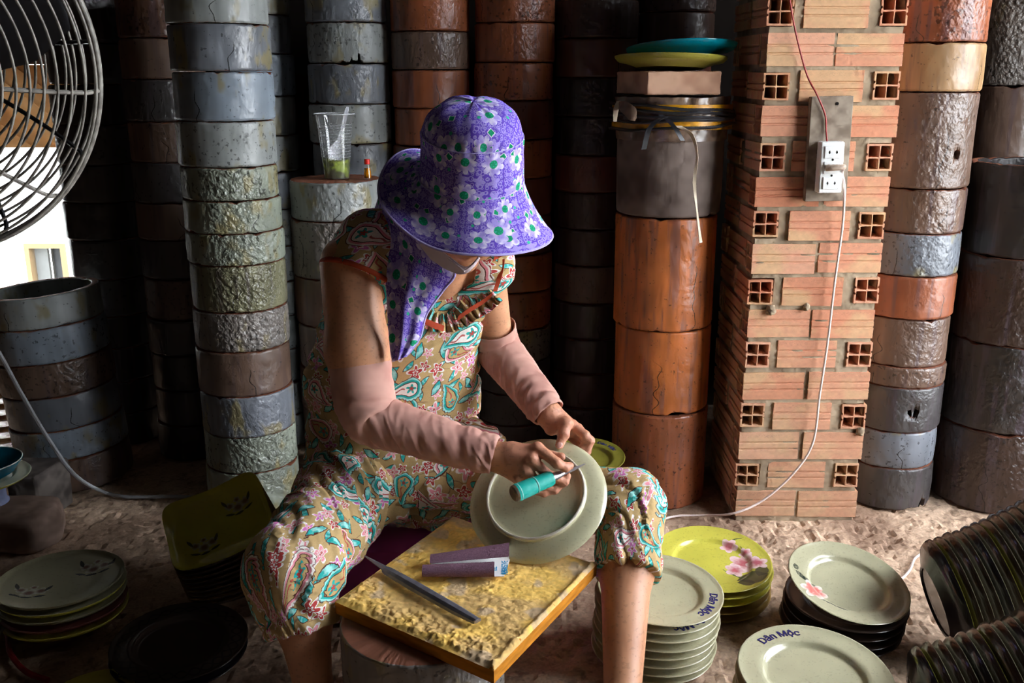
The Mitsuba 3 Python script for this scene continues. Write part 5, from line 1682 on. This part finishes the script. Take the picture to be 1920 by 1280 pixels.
up = SHR + (ELR - SHR) * 0.62
part(per, 'arm_sleeve', sleeve([up, ELR * 0.75 + up * 0.25 + (0, 0, 0), ELR + (0.016, 0, 0.002), ELR * 0.68 + WRR * 0.32 + (0, 0, 0.003), ELR * 0.3 + WRR * 0.7, WRR + (0.004, 0, 0)], [0.063, 0.062, 0.058, 0.0535, 0.049, 0.045, 0.040, 0.034], [0.001, 0.003, 0.006, 0.0035, 0.0028, 0.004, 0.007], 3, ((0.02, 0.001, 0.02), (0.93, 0.003, 0.02))), 'sleeve_knit', True, label='dusty pink stretch arm sleeve')
up = SHL + (ELL - SHL) * 0.72
part(per, 'arm_sleeve', sleeve([up, ELL * 0.9 + up * 0.1, ELL * 0.6 + WRL * 0.4, ELL * 0.25 + WRL * 0.75, WRL + nrm(WRL - ELL) * 0.004], [0.0485, 0.0485, 0.046, 0.042, 0.037, 0.0325], [0.0015, 0.006, 0.004, 0.003, 0.006, 0.006], 9, ((0.03, 0.001, 0.02), (0.90, 0.003, 0.03))), 'sleeve_knit', True, label='dusty pink stretch arm sleeve')

# ---- finger nails
mottled('nail', (214, 164, 150), 0.1, 50, 0.25, 0.5)


def nail(tip, along_, out, w, l):
    s = trimesh.creation.icosphere(2, 1.0)
    m = basis(out, along_, tip)
    v = np.array(s.vertices) * [l, w, 0.0022]
    v[:, 2] += -0.10 * (v[:, 1] ** 2) / w
    part(per, 'fingernail', (v, np.array(s.faces)), 'nail', True, place=mat(m))


tv = nrm(tipT - on_plate(1057, 814, 0.020))
toeye = nrm(EYE - tipT)
o_ = nrm(toeye - tv * (toeye @ tv))
nail(tipT + o_ * 0.0086 + tv * 0.001, tv, o_, 0.0062, 0.0078)

# ---- hat
def hat_color(p, n, uv):
    x, y = uv.x, uv.y
    c = mixc(lin(80, 54, 168), lin(108, 82, 192), fbm(x * 40, y * 40, 1.0, 2))
    pale, white, green, teal = lin(158, 144, 214), lin(220, 214, 240), lin(22, 138, 98), lin(60, 170, 146)
    for s, seed in ((0.0095, 5), (0.014, 25)):
        lx, ly, r, r2 = cellxy(x, y, s, seed)
        d = dr.sqrt(lx * lx + ly * ly)
        ring = 1 - smoothstep(0.10, 0.20, dr.abs(d - 0.30 - 0.4 * r))
        c = mixc(c, mi.Color3f(*pale), ring * 0.8)
    lx, ly, r, r2 = cellxy(x + 0.02, y + 0.01, 0.031, 45)      # coils
    d = dr.sqrt(lx * lx + ly * ly)
    coil = 1 - smoothstep(0.22, 0.42, dr.abs(dr.sin(d * 14)))
    c = mixc(c, mi.Color3f(*pale), coil * dr.select(d < 0.85, 1.0, 0.0) * dr.select(r > 0.5, 0.9, 0.0))
    fl = flower_mask(lx, ly, 0.85, 4)
    c = mixc(c, mi.Color3f(*pale), (1 - smoothstep(0.9, 1.0, fl)) * dr.select(r < 0.3, 0.9, 0.0))
    lx, ly, r, r2 = cellxy(x, y + 0.015, 0.027, 65)            # green squares and dots
    sq = dr.maximum(dr.abs(lx), dr.abs(ly))
    k = dr.select(r > 0.72, 1.0, 0.0)
    c = mixc(c, mi.Color3f(*white), (1 - smoothstep(0.46, 0.50, sq)) * k)
    c = mixc(c, mi.Color3f(*green), (1 - smoothstep(0.36, 0.40, sq)) * k)
    d = dr.sqrt(lx * lx + ly * ly)
    k = dr.select(r < 0.25, 1.0, 0.0)
    c = mixc(c, mi.Color3f(*teal), (1 - smoothstep(0.24, 0.28, d)) * k)
    for s, seed, ox in ((0.060, 85, 0.0), (0.074, 105, 0.031)):   # daisies
        lx, ly, r, r2 = cellxy(x + ox, y + ox * 1.3, s, seed)
        k = dr.select(r > (0.12 if seed == 85 else 0.70), 1.0, 0.0)
        d = dr.sqrt(lx * lx + ly * ly)
        an = dr.atan2(ly, lx)
        np_ = dr.select(r2 > 0.5, 6.0, 9.0)
        pet = d / (0.82 * (0.55 + 0.45 * dr.sqrt(dr.abs(dr.cos(an * np_ * 0.5)))))
        c = mixc(c, mixc(white, pale, smoothstep(0.1, 0.8, noise(lx * 4, ly * 4, seed))), (1 - smoothstep(0.92, 1.0, pet)) * k)
        dots = noise(lx * 22, ly * 22, 4.0)
        c = mixc(c, mixc(green, teal, smoothstep(0.62, 0.7, dots)), (1 - smoothstep(0.26, 0.29, d)) * k)
    return c * (0.92 + 0.16 * noise(x * 900, y * 900, 1.0))


scene['mat_hat_cloth'] = two(principled(proc(hat_color), 0.85, specular=0.15, sheen=0.3))
mottled('hat_seam', (176, 166, 222), 0.1, 60, 0.85, 0.2)
HO = P(884, 333, 1.872)
HA = nrm((0.05, -0.30, 0.95))
HX = nrm(np.array([1.0, 0, 0]) - HA * HA[0])
HY = np.cross(HA, HX)           # away from the camera
RC = 0.1005
na = 144
phi = np.linspace(0, 2 * PI, na, endpoint=False)       # 0 = picture right, 90 = towards the camera, 180 = left
crown = [(0.0005, 0.150), (0.02, 0.1495), (0.045, 0.146), (0.066, 0.138), (0.082, 0.124), (0.091, 0.107), (0.0945, 0.09), (0.0965, 0.086), (0.0985, 0.06), (0.1005, 0.03), (RC, 0.004), (RC + 0.0005, 0.0)]
tab = np.array([[0, 0.060, -0.112], [22, 0.064, -0.104], [45, 0.062, -0.090], [80, 0.050, -0.092], [110, 0.048, -0.084], [140, 0.060, -0.066], [165, 0.076, -0.036], [190, 0.080, -0.004], [220, 0.072, 0.0], [270, 0.05, -0.05], [315, 0.045, -0.09], [360, 0.060, -0.112]])
from scipy.interpolate import CubicSpline
sp_r = CubicSpline(tab[:, 0], tab[:, 1], bc_type='periodic'); sp_z = CubicSpline(tab[:, 0], tab[:, 2], bc_type='periodic')
dR, dZ = sp_r(np.degrees(phi)), sp_z(np.degrees(phi))


def hatpt(ph, r, z):
    return HO + HX * (r * np.cos(ph))[..., None] - HY * (r * np.sin(ph))[..., None] + HA * z[..., None]


def ring_grid(rz):
    R_, Z_ = rz
    ph = np.broadcast_to(phi[:, None], R_.shape)
    q = hatpt(ph, R_, Z_)
    nz_ = meshkit.fbm(np.stack([np.cos(ph) * 2.2, np.sin(ph) * 2.2, Z_ * 14], -1), 3, 4) - 0.5
    q = q + nrm(q - HO)* (0.008 * nz_)[..., None]
    return q


cr = np.array(crown)
cr2 = catmull(cr, 3)
Rg, Zg = np.broadcast_to(cr2[None, :, 0], (na, len(cr2))), np.broadcast_to(cr2[None, :, 1], (na, len(cr2)))
# dent on the crown's left, a puckered upper seam
dent = 0.010 * np.exp(-((Zg - 0.05) / 0.03) ** 2) * np.exp(-((np.degrees(phi)[:, None] - 150) / 30) ** 2)
puck = 0.0016 * np.sin(phi * 23)[:, None] * np.exp(-((Zg - 0.088) / 0.012) ** 2)
V = ring_grid((Rg - dent + puck, Zg))
arc = np.r_[0, np.cumsum(np.hypot(*np.diff(cr2, axis=0).T))]
# the crown in picture-independent cloth coordinates: its flat top is one piece, its side another
fz = grid_faces(na, len(cr2), wrap=True)
topw = Zg.ravel() > 0.0885
th_ = np.repeat(phi, len(cr2))
uvc = np.where(topw[:, None], np.stack([np.tile(arc, na) * np.cos(th_), np.tile(arc, na) * np.sin(th_) + 0.4], 1), np.stack([np.where(th_ > 1.5 * PI, th_ - 2 * PI, th_) * RC + 1.0, np.tile(-arc, na)], 1))
hat = part(per, 'hat', cat([sheet(V.reshape(-1, 3), fz, 0.0016)]), 'hat_cloth', True, np.vstack([uvc, uvc]), label='purple sun hat printed with white daisies')
nb_ = 16
t = np.linspace(0, 1, nb_)
curve = 0.016 * np.sin(t * PI)
Rb = RC + dR[:, None] * (t ** 1.25)[None] + 0 * curve
Zb = dZ[:, None] * t[None] - 0.004 * np.sin(t * PI)[None]
rip = 0.005 * np.sin(phi * 5 + 0.7)[:, None] * t[None] ** 2
V = hatpt(np.broadcast_to(phi[:, None], Rb.shape), Rb + rip * 0.6, Zb + rip)
thb = np.where(phi > 1.5 * PI, phi - 2 * PI, phi)
uvb = np.stack([np.repeat(thb, nb_) * 0.135 + 1.7, np.tile(-t * 0.13, na)], 1)
V2, F2 = sheet(V.reshape(-1, 3), grid_faces(na, nb_, wrap=True), 0.0024)
part(hat, 'brim', (V2, F2), 'hat_cloth', True, np.vstack([uvb, uvb]))
part(hat, 'brim_edge', tube(V[:, -1] , 0.0026, 8, closed=True), 'hat_seam', True, label='pale stitched brim edge')
part(hat, 'seam', tube(hatpt(phi, 0 * phi + 0.0962 , 0 * phi + 0.0885), 0.0011, 6, closed=True), 'hat_seam', True, label='pale crown seam')
part(hat, 'seam', tube(hatpt(phi, 0 * phi + RC + 0.0012, 0 * phi + 0.0), 0.0011, 6, closed=True), 'hat_seam', True, label='crown and brim seam')
# the neck flap, falling over her shoulder and chest
rows = [((728, 345, 1.97), (802, 432, 1.87)), ((718, 395, 1.965), (830, 475, 1.862)), ((719, 440, 1.945), (853, 512, 1.862)), ((722, 500, 1.915), (830, 545, 1.868)), ((726, 560, 1.893), (800, 588, 1.868)), ((729, 615, 1.882), (788, 630, 1.865)), ((733, 660, 1.878), (772, 655, 1.862)), ((737, 678, 1.876), (760, 668, 1.862))]
Lc = catmull([P(*a) for a, b in rows], 10); Rc = catmull([P(*b) for a, b in rows], 10)
ns = 26
s = np.linspace(0, 1, ns)
V = Lc[:, None] * (1 - s)[None, :, None] + Rc[:, None] * s[None, :, None]
rowt = np.linspace(0, 1, len(Lc))
V = V + np.array([0, -1.0, 0.2]) * (0.034 * np.sin(s * PI)[None] * (1 - 0.6 * rowt[:, None]) + 0.005 * np.sin(s * 15 + 1)[None] * rowt[:, None])[..., None]
wcol = np.linalg.norm(Rc - Lc, axis=1)
uvf = np.stack([((s[None] - 0.5) * wcol[:, None]).ravel() * 1.15 + 3.0, np.repeat(-np.r_[0, np.cumsum(np.linalg.norm(np.diff((Lc + Rc) / 2, axis=0), axis=1))], ns)], 1)
V2, F2 = sheet(V.reshape(-1, 3), grid_faces(len(Lc), ns), 0.002)
# and the part of it behind her head and over the back
rowsb = [((735, 300, 1.98), (728, 345, 1.97)), ((722, 335, 2.03), (718, 395, 1.965)), ((705, 385, 2.09), (719, 440, 1.95)), ((690, 440, 2.13), (720, 500, 1.97))]
Lb, Rb_ = catmull([P(*a) for a, b in rowsb], 8), catmull([P(*b) for a, b in rowsb], 8)
s2 = np.linspace(0, 1, 12)
Vb = Lb[:, None] * (1 - s2)[None, :, None] + Rb_[:, None] * s2[None, :, None]
uv2 = np.stack([np.tile(s2 * 0.12, len(Lb)) + 5.0, np.repeat(np.linspace(0, 0.16, len(Lb)), 12)], 1)
V3, F3 = sheet(Vb.reshape(-1, 3), grid_faces(len(Lb), 12), 0.002)
part(hat, 'neck_flap', cat([(V2, F2), (V3, F3)]), 'hat_cloth', True, np.vstack([uvf, uvf, uv2, uv2]), label='purple neck flap of the hat')
part(hat, 'flap_edge', tube(V[6:, -1], 0.0028, 8), 'hat_seam', True, label='pale frayed flap edge')

# ---- mask pulled under the chin
mottled('mask_white', (222, 208, 214), 0.06, 40, 0.8, 0.2)
mp = [(790, 452, 1.862), (812, 472, 1.842), (840, 493, 1.822), (870, 507, 1.805), (890, 494, 1.808), (903, 474, 1.825), (912, 455, 1.85)]
part(per, 'face_mask', ribbon([P(*q_) for q_ in mp], [0.020, 0.034, 0.030, 0.016, 0.013, 0.013, 0.012], 0.002, twist=0.15, n=10, wd=(0.25, -0.25, 0.95)), 'mask_white', 50, label='white face mask pulled under the chin')
part(per, 'face_mask_edge', tube(catmull([P(840, 484, 1.815), P(868, 506, 1.797), P(872, 507, 1.797), P(892, 490, 1.80), P(906, 468, 1.823)], 8), 0.0016, 6), 'mask_white', True)
# ------------------------------------------------------------------ the plate she works on, the file, and the work table
up_, dn_ = plate_profile(PLR, 0.027)
dn2 = np.array([(1.0, 0.0254), (0.985, 0.0225), (0.93, 0.0165), (0.84, 0.0115), (0.76, 0.009), (0.725, 0.0075), (0.715, 0.001), (0.70, 0.0), (0.685, 0.0008), (0.675, 0.0065), (0.5, 0.0075), (0.3, 0.008), (0.0, 0.008)]) * [[PLR, 1]]
up2 = np.array([(0.0, 0.0125), (0.5, 0.0125), (0.7, 0.014), (0.78, 0.016), (0.9, 0.0215), (0.97, 0.0262), (0.99, 0.027)]) * [[PLR, 1]]
dn2[:, 0] = np.maximum(dn2[:, 0], 1e-4); up2[:, 0] = np.maximum(up2[:, 0], 1e-4)
vs, fs, us, off = [], [], [], 0
for prof in (np.vstack([up2, dn2[:1]]), dn2):
    v, f, ang, row = lathe(catmull(prof, 3), 120)
    vs.append(v); fs.append(f + off); us.append(np.stack([v[:, 0] / PLR + 4 * GN.index('celadon'), v[:, 1] / PLR], 1)); off += len(v)
hp = thing('held_plate', 'large celadon plate held upside down in both hands, its foot ring up', 'plate')
PM = basis(-PLN, (1, 0, 0), PLC + PLN * 0.0135)
part(hp, 'body', (np.vstack(vs), np.vstack(fs)), 'glaze', True, np.vstack(us), place=mat(PM))
a = np.linspace(0, 2 * PI, 120, endpoint=False)
part(hp, 'foot_ring', tube(np.stack([0.70 * PLR * np.cos(a), 0.70 * PLR * np.sin(a), 0.0012 + 0 * a], 1), 0.0030, 8, closed=True), 'foot_clay', True, place=mat(PM), label='pale unglazed foot ring')

fi = thing('triangular_file', 'small triangular file with a turquoise handle held in her hand', 'file')
mottled('teal_handle', (20, 160, 146), 0.1, 60, 0.45, 0.4, second=(60, 176, 164))
mottled('handle_band', (126, 200, 190), 0.1, 60, 0.5, 0.4)
mottled('bright_steel', (176, 172, 178), 0.2, 90, 0.32, 0.5, metallic=0.9)
mottled('cap_metal', (150, 134, 112), 0.25, 60, 0.3, 0.5, metallic=0.8)
mottled('tarnished_steel', (104, 106, 118), 0.35, 70, 0.38, 0.7, metallic=0.35)
f0, f2 = P(963, 926, 1.732), P(1097, 869, 1.820)
fd = nrm(f2 - f0)
f1 = f0 + fd * np.linalg.norm(P(1037, 896, 1.772) - f0)
LH, LF = np.linalg.norm(f1 - f0), np.linalg.norm(f2 - f0)
FMx = basis(fd, (0, 0, 1), f0)
v, f, _, _ = lathe([(0.0001, 0.003), (0.0165, 0.003), (0.0178, 0.008), (0.0172, LH * 0.5), (0.0165, LH * 0.52), (0.0160, LH * 0.6), (0.0158, LH * 0.93), (0.0140, LH), (0.0001, LH)], 36)
hd = part(fi, 'handle', (v, f), 'teal_handle', 40, place=mat(FMx))
v, f, _, _ = lathe([(0.0001, -0.002), (0.013, -0.002), (0.0163, 0.0005), (0.0172, 0.004), (0.0172, 0.009), (0.016, 0.0095)], 36)
part(hd, 'end_cap', (v, f), 'cap_metal', 35, place=mat(FMx), label='metal end cap')
for z in (0.0115, LH * 0.56):
    v, f, _, _ = lathe([(0.0165, z - 0.002), (0.0183 if z < 0.02 else 0.0174, z - 0.001), (0.0183 if z < 0.02 else 0.0174, z + 0.001), (0.016, z + 0.002)], 36)
    part(hd, 'band', (v, f), 'handle_band', 40, place=mat(FMx))
v, f, _, _ = lathe([(0.0001, LH), (0.0105, LH - 0.001), (0.0085, LH + 0.008), (0.0065, LH + 0.026), (0.0045, LH + 0.03), (0.0001, LH + 0.03)], 24)
part(fi, 'ferrule', (v, f), 'bright_steel', 40, place=mat(FMx))
r_ = 0.0050
q = np.array([[r_ * math.cos(t_), r_ * math.sin(t_)] for t_ in (0.5, 0.5 + 2 * PI / 3, 0.5 + 4 * PI / 3)])
vv = np.vstack([np.c_[q, np.full(3, LH + 0.024)], np.c_[q * 0.9, np.full(3, LF - 0.03)], np.c_[q * 0.25, np.full(3, LF)]])
ff = [(0, 2, 1), (6, 7, 8)]
for k in (0, 3):
    for j in range(3):
        a0, b0 = k + j, k + (j + 1) % 3
        ff += [(a0, b0, b0 + 3), (a0, b0 + 3, a0 + 3)]
part(fi, 'blade', (vv, np.array(ff)), 'bright_steel', False, place=mat(FMx))

# board and its ring
BZ = 0.272


def board_color(p, n, uv):
    a = fbm(p.x * 16, p.y * 16, 1.0, 3)
    c = mixc(lin(206, 170, 108), lin(232, 190, 100), smoothstep(0.35, 0.65, a))
    c = mixc(c, lin(186, 164, 140), smoothstep(0.62, 0.74, fbm(p.x * 20 + 9, p.y * 20, 2.0, 3)) * 0.7)
    e = fbm(p.x * 160, p.y * 160, p.z * 100, 3)
    c = c * (0.75 + 0.5 * e)
    return dr.select(n.z > 0.4, c, mixc(lin(150, 92, 30), lin(196, 128, 40), fbm(p.x * 30, p.y * 30, p.z * 160, 2)))


scene['mat_board'] = two(bumped(principled(proc(board_color), 0.92, specular=0.12), lambda p, n, uv: 0.002 * fbm(p.x * 190, p.y * 190, p.z * 190, 3), eps=8e-4))
B1, B2, B3 = G(628, 1128, BZ), G(926, 1258, BZ), G(1119, 1058, BZ)
B4 = B1 + (B3 - B2)
# keep it square
e1 = B2 - B1; e2 = B4 - B1
nu, nv = 220, 220
a, b = np.meshgrid(np.linspace(0, 1, nu), np.linspace(0, 1, nv), indexing='ij')
pt = B1 + a[..., None] * e1 + b[..., None] * e2
ed = np.minimum(np.minimum(a, 1 - a), np.minimum(b, 1 - b)) * 0.40
q = pt * [1, 1, 0]
heap = np.clip(meshkit.fbm(q * 11, 3, 5) - 0.46, 0, 1) * 3 + np.exp(-((b * 0.4) / 0.06) ** 2) * 0.8 + np.exp(-((a * 0.4) / 0.03) ** 2) * 0.5 + np.exp(-(((1 - a) * 0.4) / 0.02) ** 2) * 0.35
crumb = meshkit.fbm(q * 90, 4, 6)
pt[..., 2] += 0.0055 * heap * (0.2 + 1.2 * crumb) * np.clip(ed / 0.012, 0, 1) + 0.003 * (crumb - 0.5) * np.clip(ed / 0.004, 0, 1)
# the raised rim along the right edge
rim = np.exp(-(((1 - a) * 0.37 - 0.006) / 0.006) ** 2) * (0.6 + 0.8 * meshkit.fbm(q * 40, 2, 9))
pt[..., 2] += 0.006 * rim * np.clip(ed / 0.003, 0, 1)
top_v = pt.reshape(-1, 3)
wbd = thing('work_board', 'square wooden work board dusted with yellow grit, on the ring before her', 'board')
ring_i = np.r_[np.arange(nv), np.arange(1, nu) * nv + nv - 1, (nu - 1) * nv + np.arange(nv - 2, -1, -1), np.arange(nu - 2, 0, -1) * nv]
edge_t = top_v[ring_i]
edge_b = edge_t * [1, 1, 0] + [0, 0, BZ - 0.024]
cen = np.array([(B1[0] + B3[0]) / 2, (B1[1] + B3[1]) / 2, BZ - 0.024])
nR = len(ring_i)
sv = np.vstack([edge_t, edge_b, edge_b, cen[None]])
i = np.arange(nR); j = (i + 1) % nR
sf = np.vstack([np.stack([i, j, j + nR], 1), np.stack([i, j + nR, i + nR], 1), np.stack([i + 2 * nR, j + 2 * nR, i * 0 + 3 * nR], 1)])
part(wbd, 'panel', (sv, sf), 'board', 30)
part(wbd, 'grit_layer', (top_v, grid_faces(nu, nv)), 'board', True, label='crusted yellow glaze grit on the board')

lc = G(792, 1158, 0.245)
lg = thing('clay_ring', 'big grey clay ring with cracked pinkish top under the work board', 'clay ring')
v, f, uv = ring_mesh(0.152, 0.246, 'ash', 4444, solid=True)
put(lg, (v, f), 'clay_ring', True, uv, TM(lc[0], lc[1], 0.0))
# flat file lying on the board
ffk = thing('flat_file', 'long dark steel file lying across the yellow dusty board', 'file')
zt_ = BZ + 0.013
q0, q1, q2, q3 = G(684, 1042, zt_ + 0.003), G(722, 1066, zt_), G(780, 1096, zt_), G(895, 1164, zt_)
dd = nrm(q3 - q1); L = np.linalg.norm(q3 - q1)
Fm = basis((0, 0, 1), dd, q1)
prof = [(0.0, 0.0085, 0.0032), (0.01, 0.0105, 0.004), (L * 0.35, 0.0125, 0.0045), (L * 0.8, 0.0115, 0.004), (L - 0.002, 0.0085, 0.003), (L, 0.0075, 0.0024)]
rows_ = []
for x, w, h in prof:
    rows_.append([[x, s_ * w, z] for s_, z in ((-1, -h), (-0.9, h * 0.5), (-0.4, h * 1.5), (0.4, h * 1.5), (0.9, h * 0.5), (1, -h))])
V = np.array(rows_)
n0, m0 = V.shape[:2]
i, j = np.meshgrid(np.arange(n0 - 1), np.arange(m0), indexing='ij')
qd = np.stack([i * m0 + j, (i + 1) * m0 + j, (i + 1) * m0 + (j + 1) % m0, i * m0 + (j + 1) % m0], -1).reshape(-1, 4)
F = np.vstack([qd[:, [0, 1, 2]], qd[:, [0, 2, 3]], [(0, k, k + 1) for k in range(1, m0 - 1)], [((n0 - 1) * m0, (n0 - 1) * m0 + k + 1, (n0 - 1) * m0 + k) for k in range(1, m0 - 1)]])
part(ffk, 'blade', (V.reshape(-1, 3), F), 'tarnished_steel', 25, place=mat(Fm))
part(ffk, 'tang', tube(np.array([q1 + dd * 0.002, q1 * 0.5 + q0 * 0.5, q0]), np.array([0.006, 0.004, 0.0015]), 6), 'tarnished_steel', 30, label='narrow pointed tang')
me = trimesh.creation.box(extents=(0.003, 0.015, 0.005)); me.apply_translation((L, 0, 0.0005))
part(ffk, 'worn_tip', me, 'bright_steel', place=mat(Fm), label='bright worn tip')

# folded sandpaper
def grit_color(p, n, uv):
    return mixc(lin(92, 60, 78), lin(128, 94, 110), noise(p.x * 700, p.y * 700, p.z * 700)) * (0.85 + 0.3 * fbm(p.x * 30, p.y * 30, p.z * 30, 2))


scene['mat_grit'] = two(bumped(principled(proc(grit_color), 0.75, specular=0.4), lambda p, n, uv: 0.0012 * noise(p.x * 600, p.y * 600, p.z * 600), eps=4e-4))
mottled('paper_back', (222, 222, 222), 0.06, 40, 0.8, 0.2)
mottled('print_blue', (32, 134, 184), 0.1, 40, 0.7, 0.2)
sp_ = thing('sandpaper', 'purple-brown sandpaper folded open on the board, printed white back inside', 'sandpaper')
zs = BZ + 0.010
A0, A1 = G(784, 1088, zs), G(928, 1088, zs)        # near fold
C0, C1 = G(803, 1056, zs), G(936, 1056, zs)
ax_ = nrm(A1 - A0); LN = np.linalg.norm(A1 - A0)
SPM = basis((0, 0, 1), ax_, (A0 + C0) / 2)          # local x along the fold, y away from the camera


def curl(width, lift, x0, x1, y0, skew, rad, turn, n=26):
    """a strip whose edge rolls over: flat start at y0, then an arc"""
    t = np.linspace(0, 1, n)
    ang = t * turn
    y = y0 + np.sign(width) * rad * np.sin(ang) * -1
    z = rad * (1 - np.cos(ang)) + lift
    xs = np.linspace(0, 1, 20)
    X = (x0 + (x1 - x0) * xs)[:, None] + skew * t[None]
    Y = y[None] + 0 * xs[:, None]
    Z = z[None] + 0 * xs[:, None]
    return np.stack([X, Y, Z], -1).reshape(-1, 3), grid_faces(20, n)


def paper(v, f, turn=0.0):
    """grit outside, white back inside: two skins a hair apart"""
    me = trimesh.Trimesh(v, f, process=False)
    n = me.vertex_normals
    return (v + n * 0.0004, f), (v - n * 0.0004, f[:, ::-1])


w_ = 0.018
# near roll: from the flat white middle over to a roll towards the camera
t = np.linspace(0, 1, 30)
def roll(x0, x1, yc, r0, r1, a_from, a_to, rise=0.0, yshift=0.0):
    xs = np.linspace(0, 1, 24)
    ang = a_from + (a_to - a_from) * t
    r = (r0 + (r1 - r0) * xs)[:, None]
    Y = yc + yshift * xs[:, None] + r * np.cos(ang)[None] * 1.25
    Z = r + rise * xs[:, None] + r * np.sin(ang)[None]
    X = (x0 + (x1 - x0) * xs)[:, None] + 0 * t[None]
    return np.stack([X, Y, Z], -1).reshape(-1, 3), grid_faces(24, 30)


for nm, args in (('near', (0.0, LN - 0.008, -0.014, 0.0105, 0.0135, math.radians(-80), math.radians(-290))), ('far', (0.012, LN + 0.02, 0.024, 0.0110, 0.0175, math.radians(-100), math.radians(172), 0.0, 0.022))):
    v, f = roll(*args)
    g_, b_2 = paper(v, f)
    c0 = v.reshape(24, 30, 3).mean(1)[:, None]
    outw = (v.reshape(24, 30, 3) - c0) / np.linalg.norm(v.reshape(24, 30, 3) - c0, axis=2, keepdims=True)
    part(sp_, 'grit_roll', ((v.reshape(24, 30, 3) + outw * 0.0005).reshape(-1, 3), f), 'grit', True, place=mat(SPM), label=f'purple-brown grit side, {nm} roll')
    part(sp_, 'paper_back', ((v.reshape(24, 30, 3) - outw * 0.0005).reshape(-1, 3), f), 'paper_back', True, place=mat(SPM))
xs = np.array([0.006, LN + 0.016])
fl_v, fl_f = sheet(np.array([[0.004, -0.016, 0.0012], [LN + 0.010, -0.020, 0.0012], [0.014, 0.026, 0.0012], [LN + 0.022, 0.046, 0.0025]]), np.array([[0, 1, 3], [0, 3, 2]]), 0.0008)
part(sp_, 'white_middle', (fl_v, fl_f), 'paper_back', place=mat(SPM), label='white paper back with blue lettering')
for k_, (word, x, y, hgt) in enumerate((('ABRASIVE', LN + 0.017, -0.015, 0.012), ('EL', LN - 0.004, 0.000, 0.010), ('K', LN - 0.030, 0.000, 0.011), ('S', LN - 0.082, -0.003, 0.011), ('T', LN - 0.105, -0.003, 0.010))):
    me = meshkit.text_mesh(word, hgt, 0.0005, bold=True)
    v = np.array(me.vertices)
    if word == 'ABRASIVE':
        v[:, :2] *= 0.054 / v[:, 0].max()
        v[:, 1] *= 1.5
    v = np.stack([x - v[:, 1], y + v[:, 0], v[:, 2] + 0.0018 + (0.0006 if x > LN - 0.02 else 0)], 1)
    part(sp_, 'lettering', (v, me.faces), 'print_blue', place=mat(SPM), label='blue printed lettering')

# her low stool, purple plastic
mottled('purple_plastic', (160, 62, 118), 0.15, 8, 0.22, 0.55)
stx, sty = HIP[0] + 0.02, 2.13
st = thing('stool', 'low glossy purple plastic stool under the seated woman', 'stool')
b = m3.CrossSection([[(-0.19, -0.15), (0.19, -0.15), (0.19, 0.15), (-0.19, 0.15)]]).offset(0.02, m3.JoinType.Round).extrude(0.02).translate((0, 0, STOOL_TOP - 0.02)).to_mesh()
part(st, 'seat', (np.array(b.vert_properties[:, :3], float), np.array(b.tri_verts)), 'purple_plastic', 30, place=TM(stx, sty, 0))
b = (m3.CrossSection([[(-0.185, -0.145), (0.185, -0.145), (0.185, 0.145), (-0.185, 0.145)]]).offset(0.02, m3.JoinType.Round).extrude(STOOL_TOP - 0.0205) ).to_mesh()
v = np.array(b.vert_properties[:, :3], float); v[:, :2] *= 1.10 - 0.10 * v[:, 2:3] / STOOL_TOP
part(st, 'skirt', (v, np.array(b.tri_verts)), 'purple_plastic', 30, place=TM(stx, sty, 0.0))
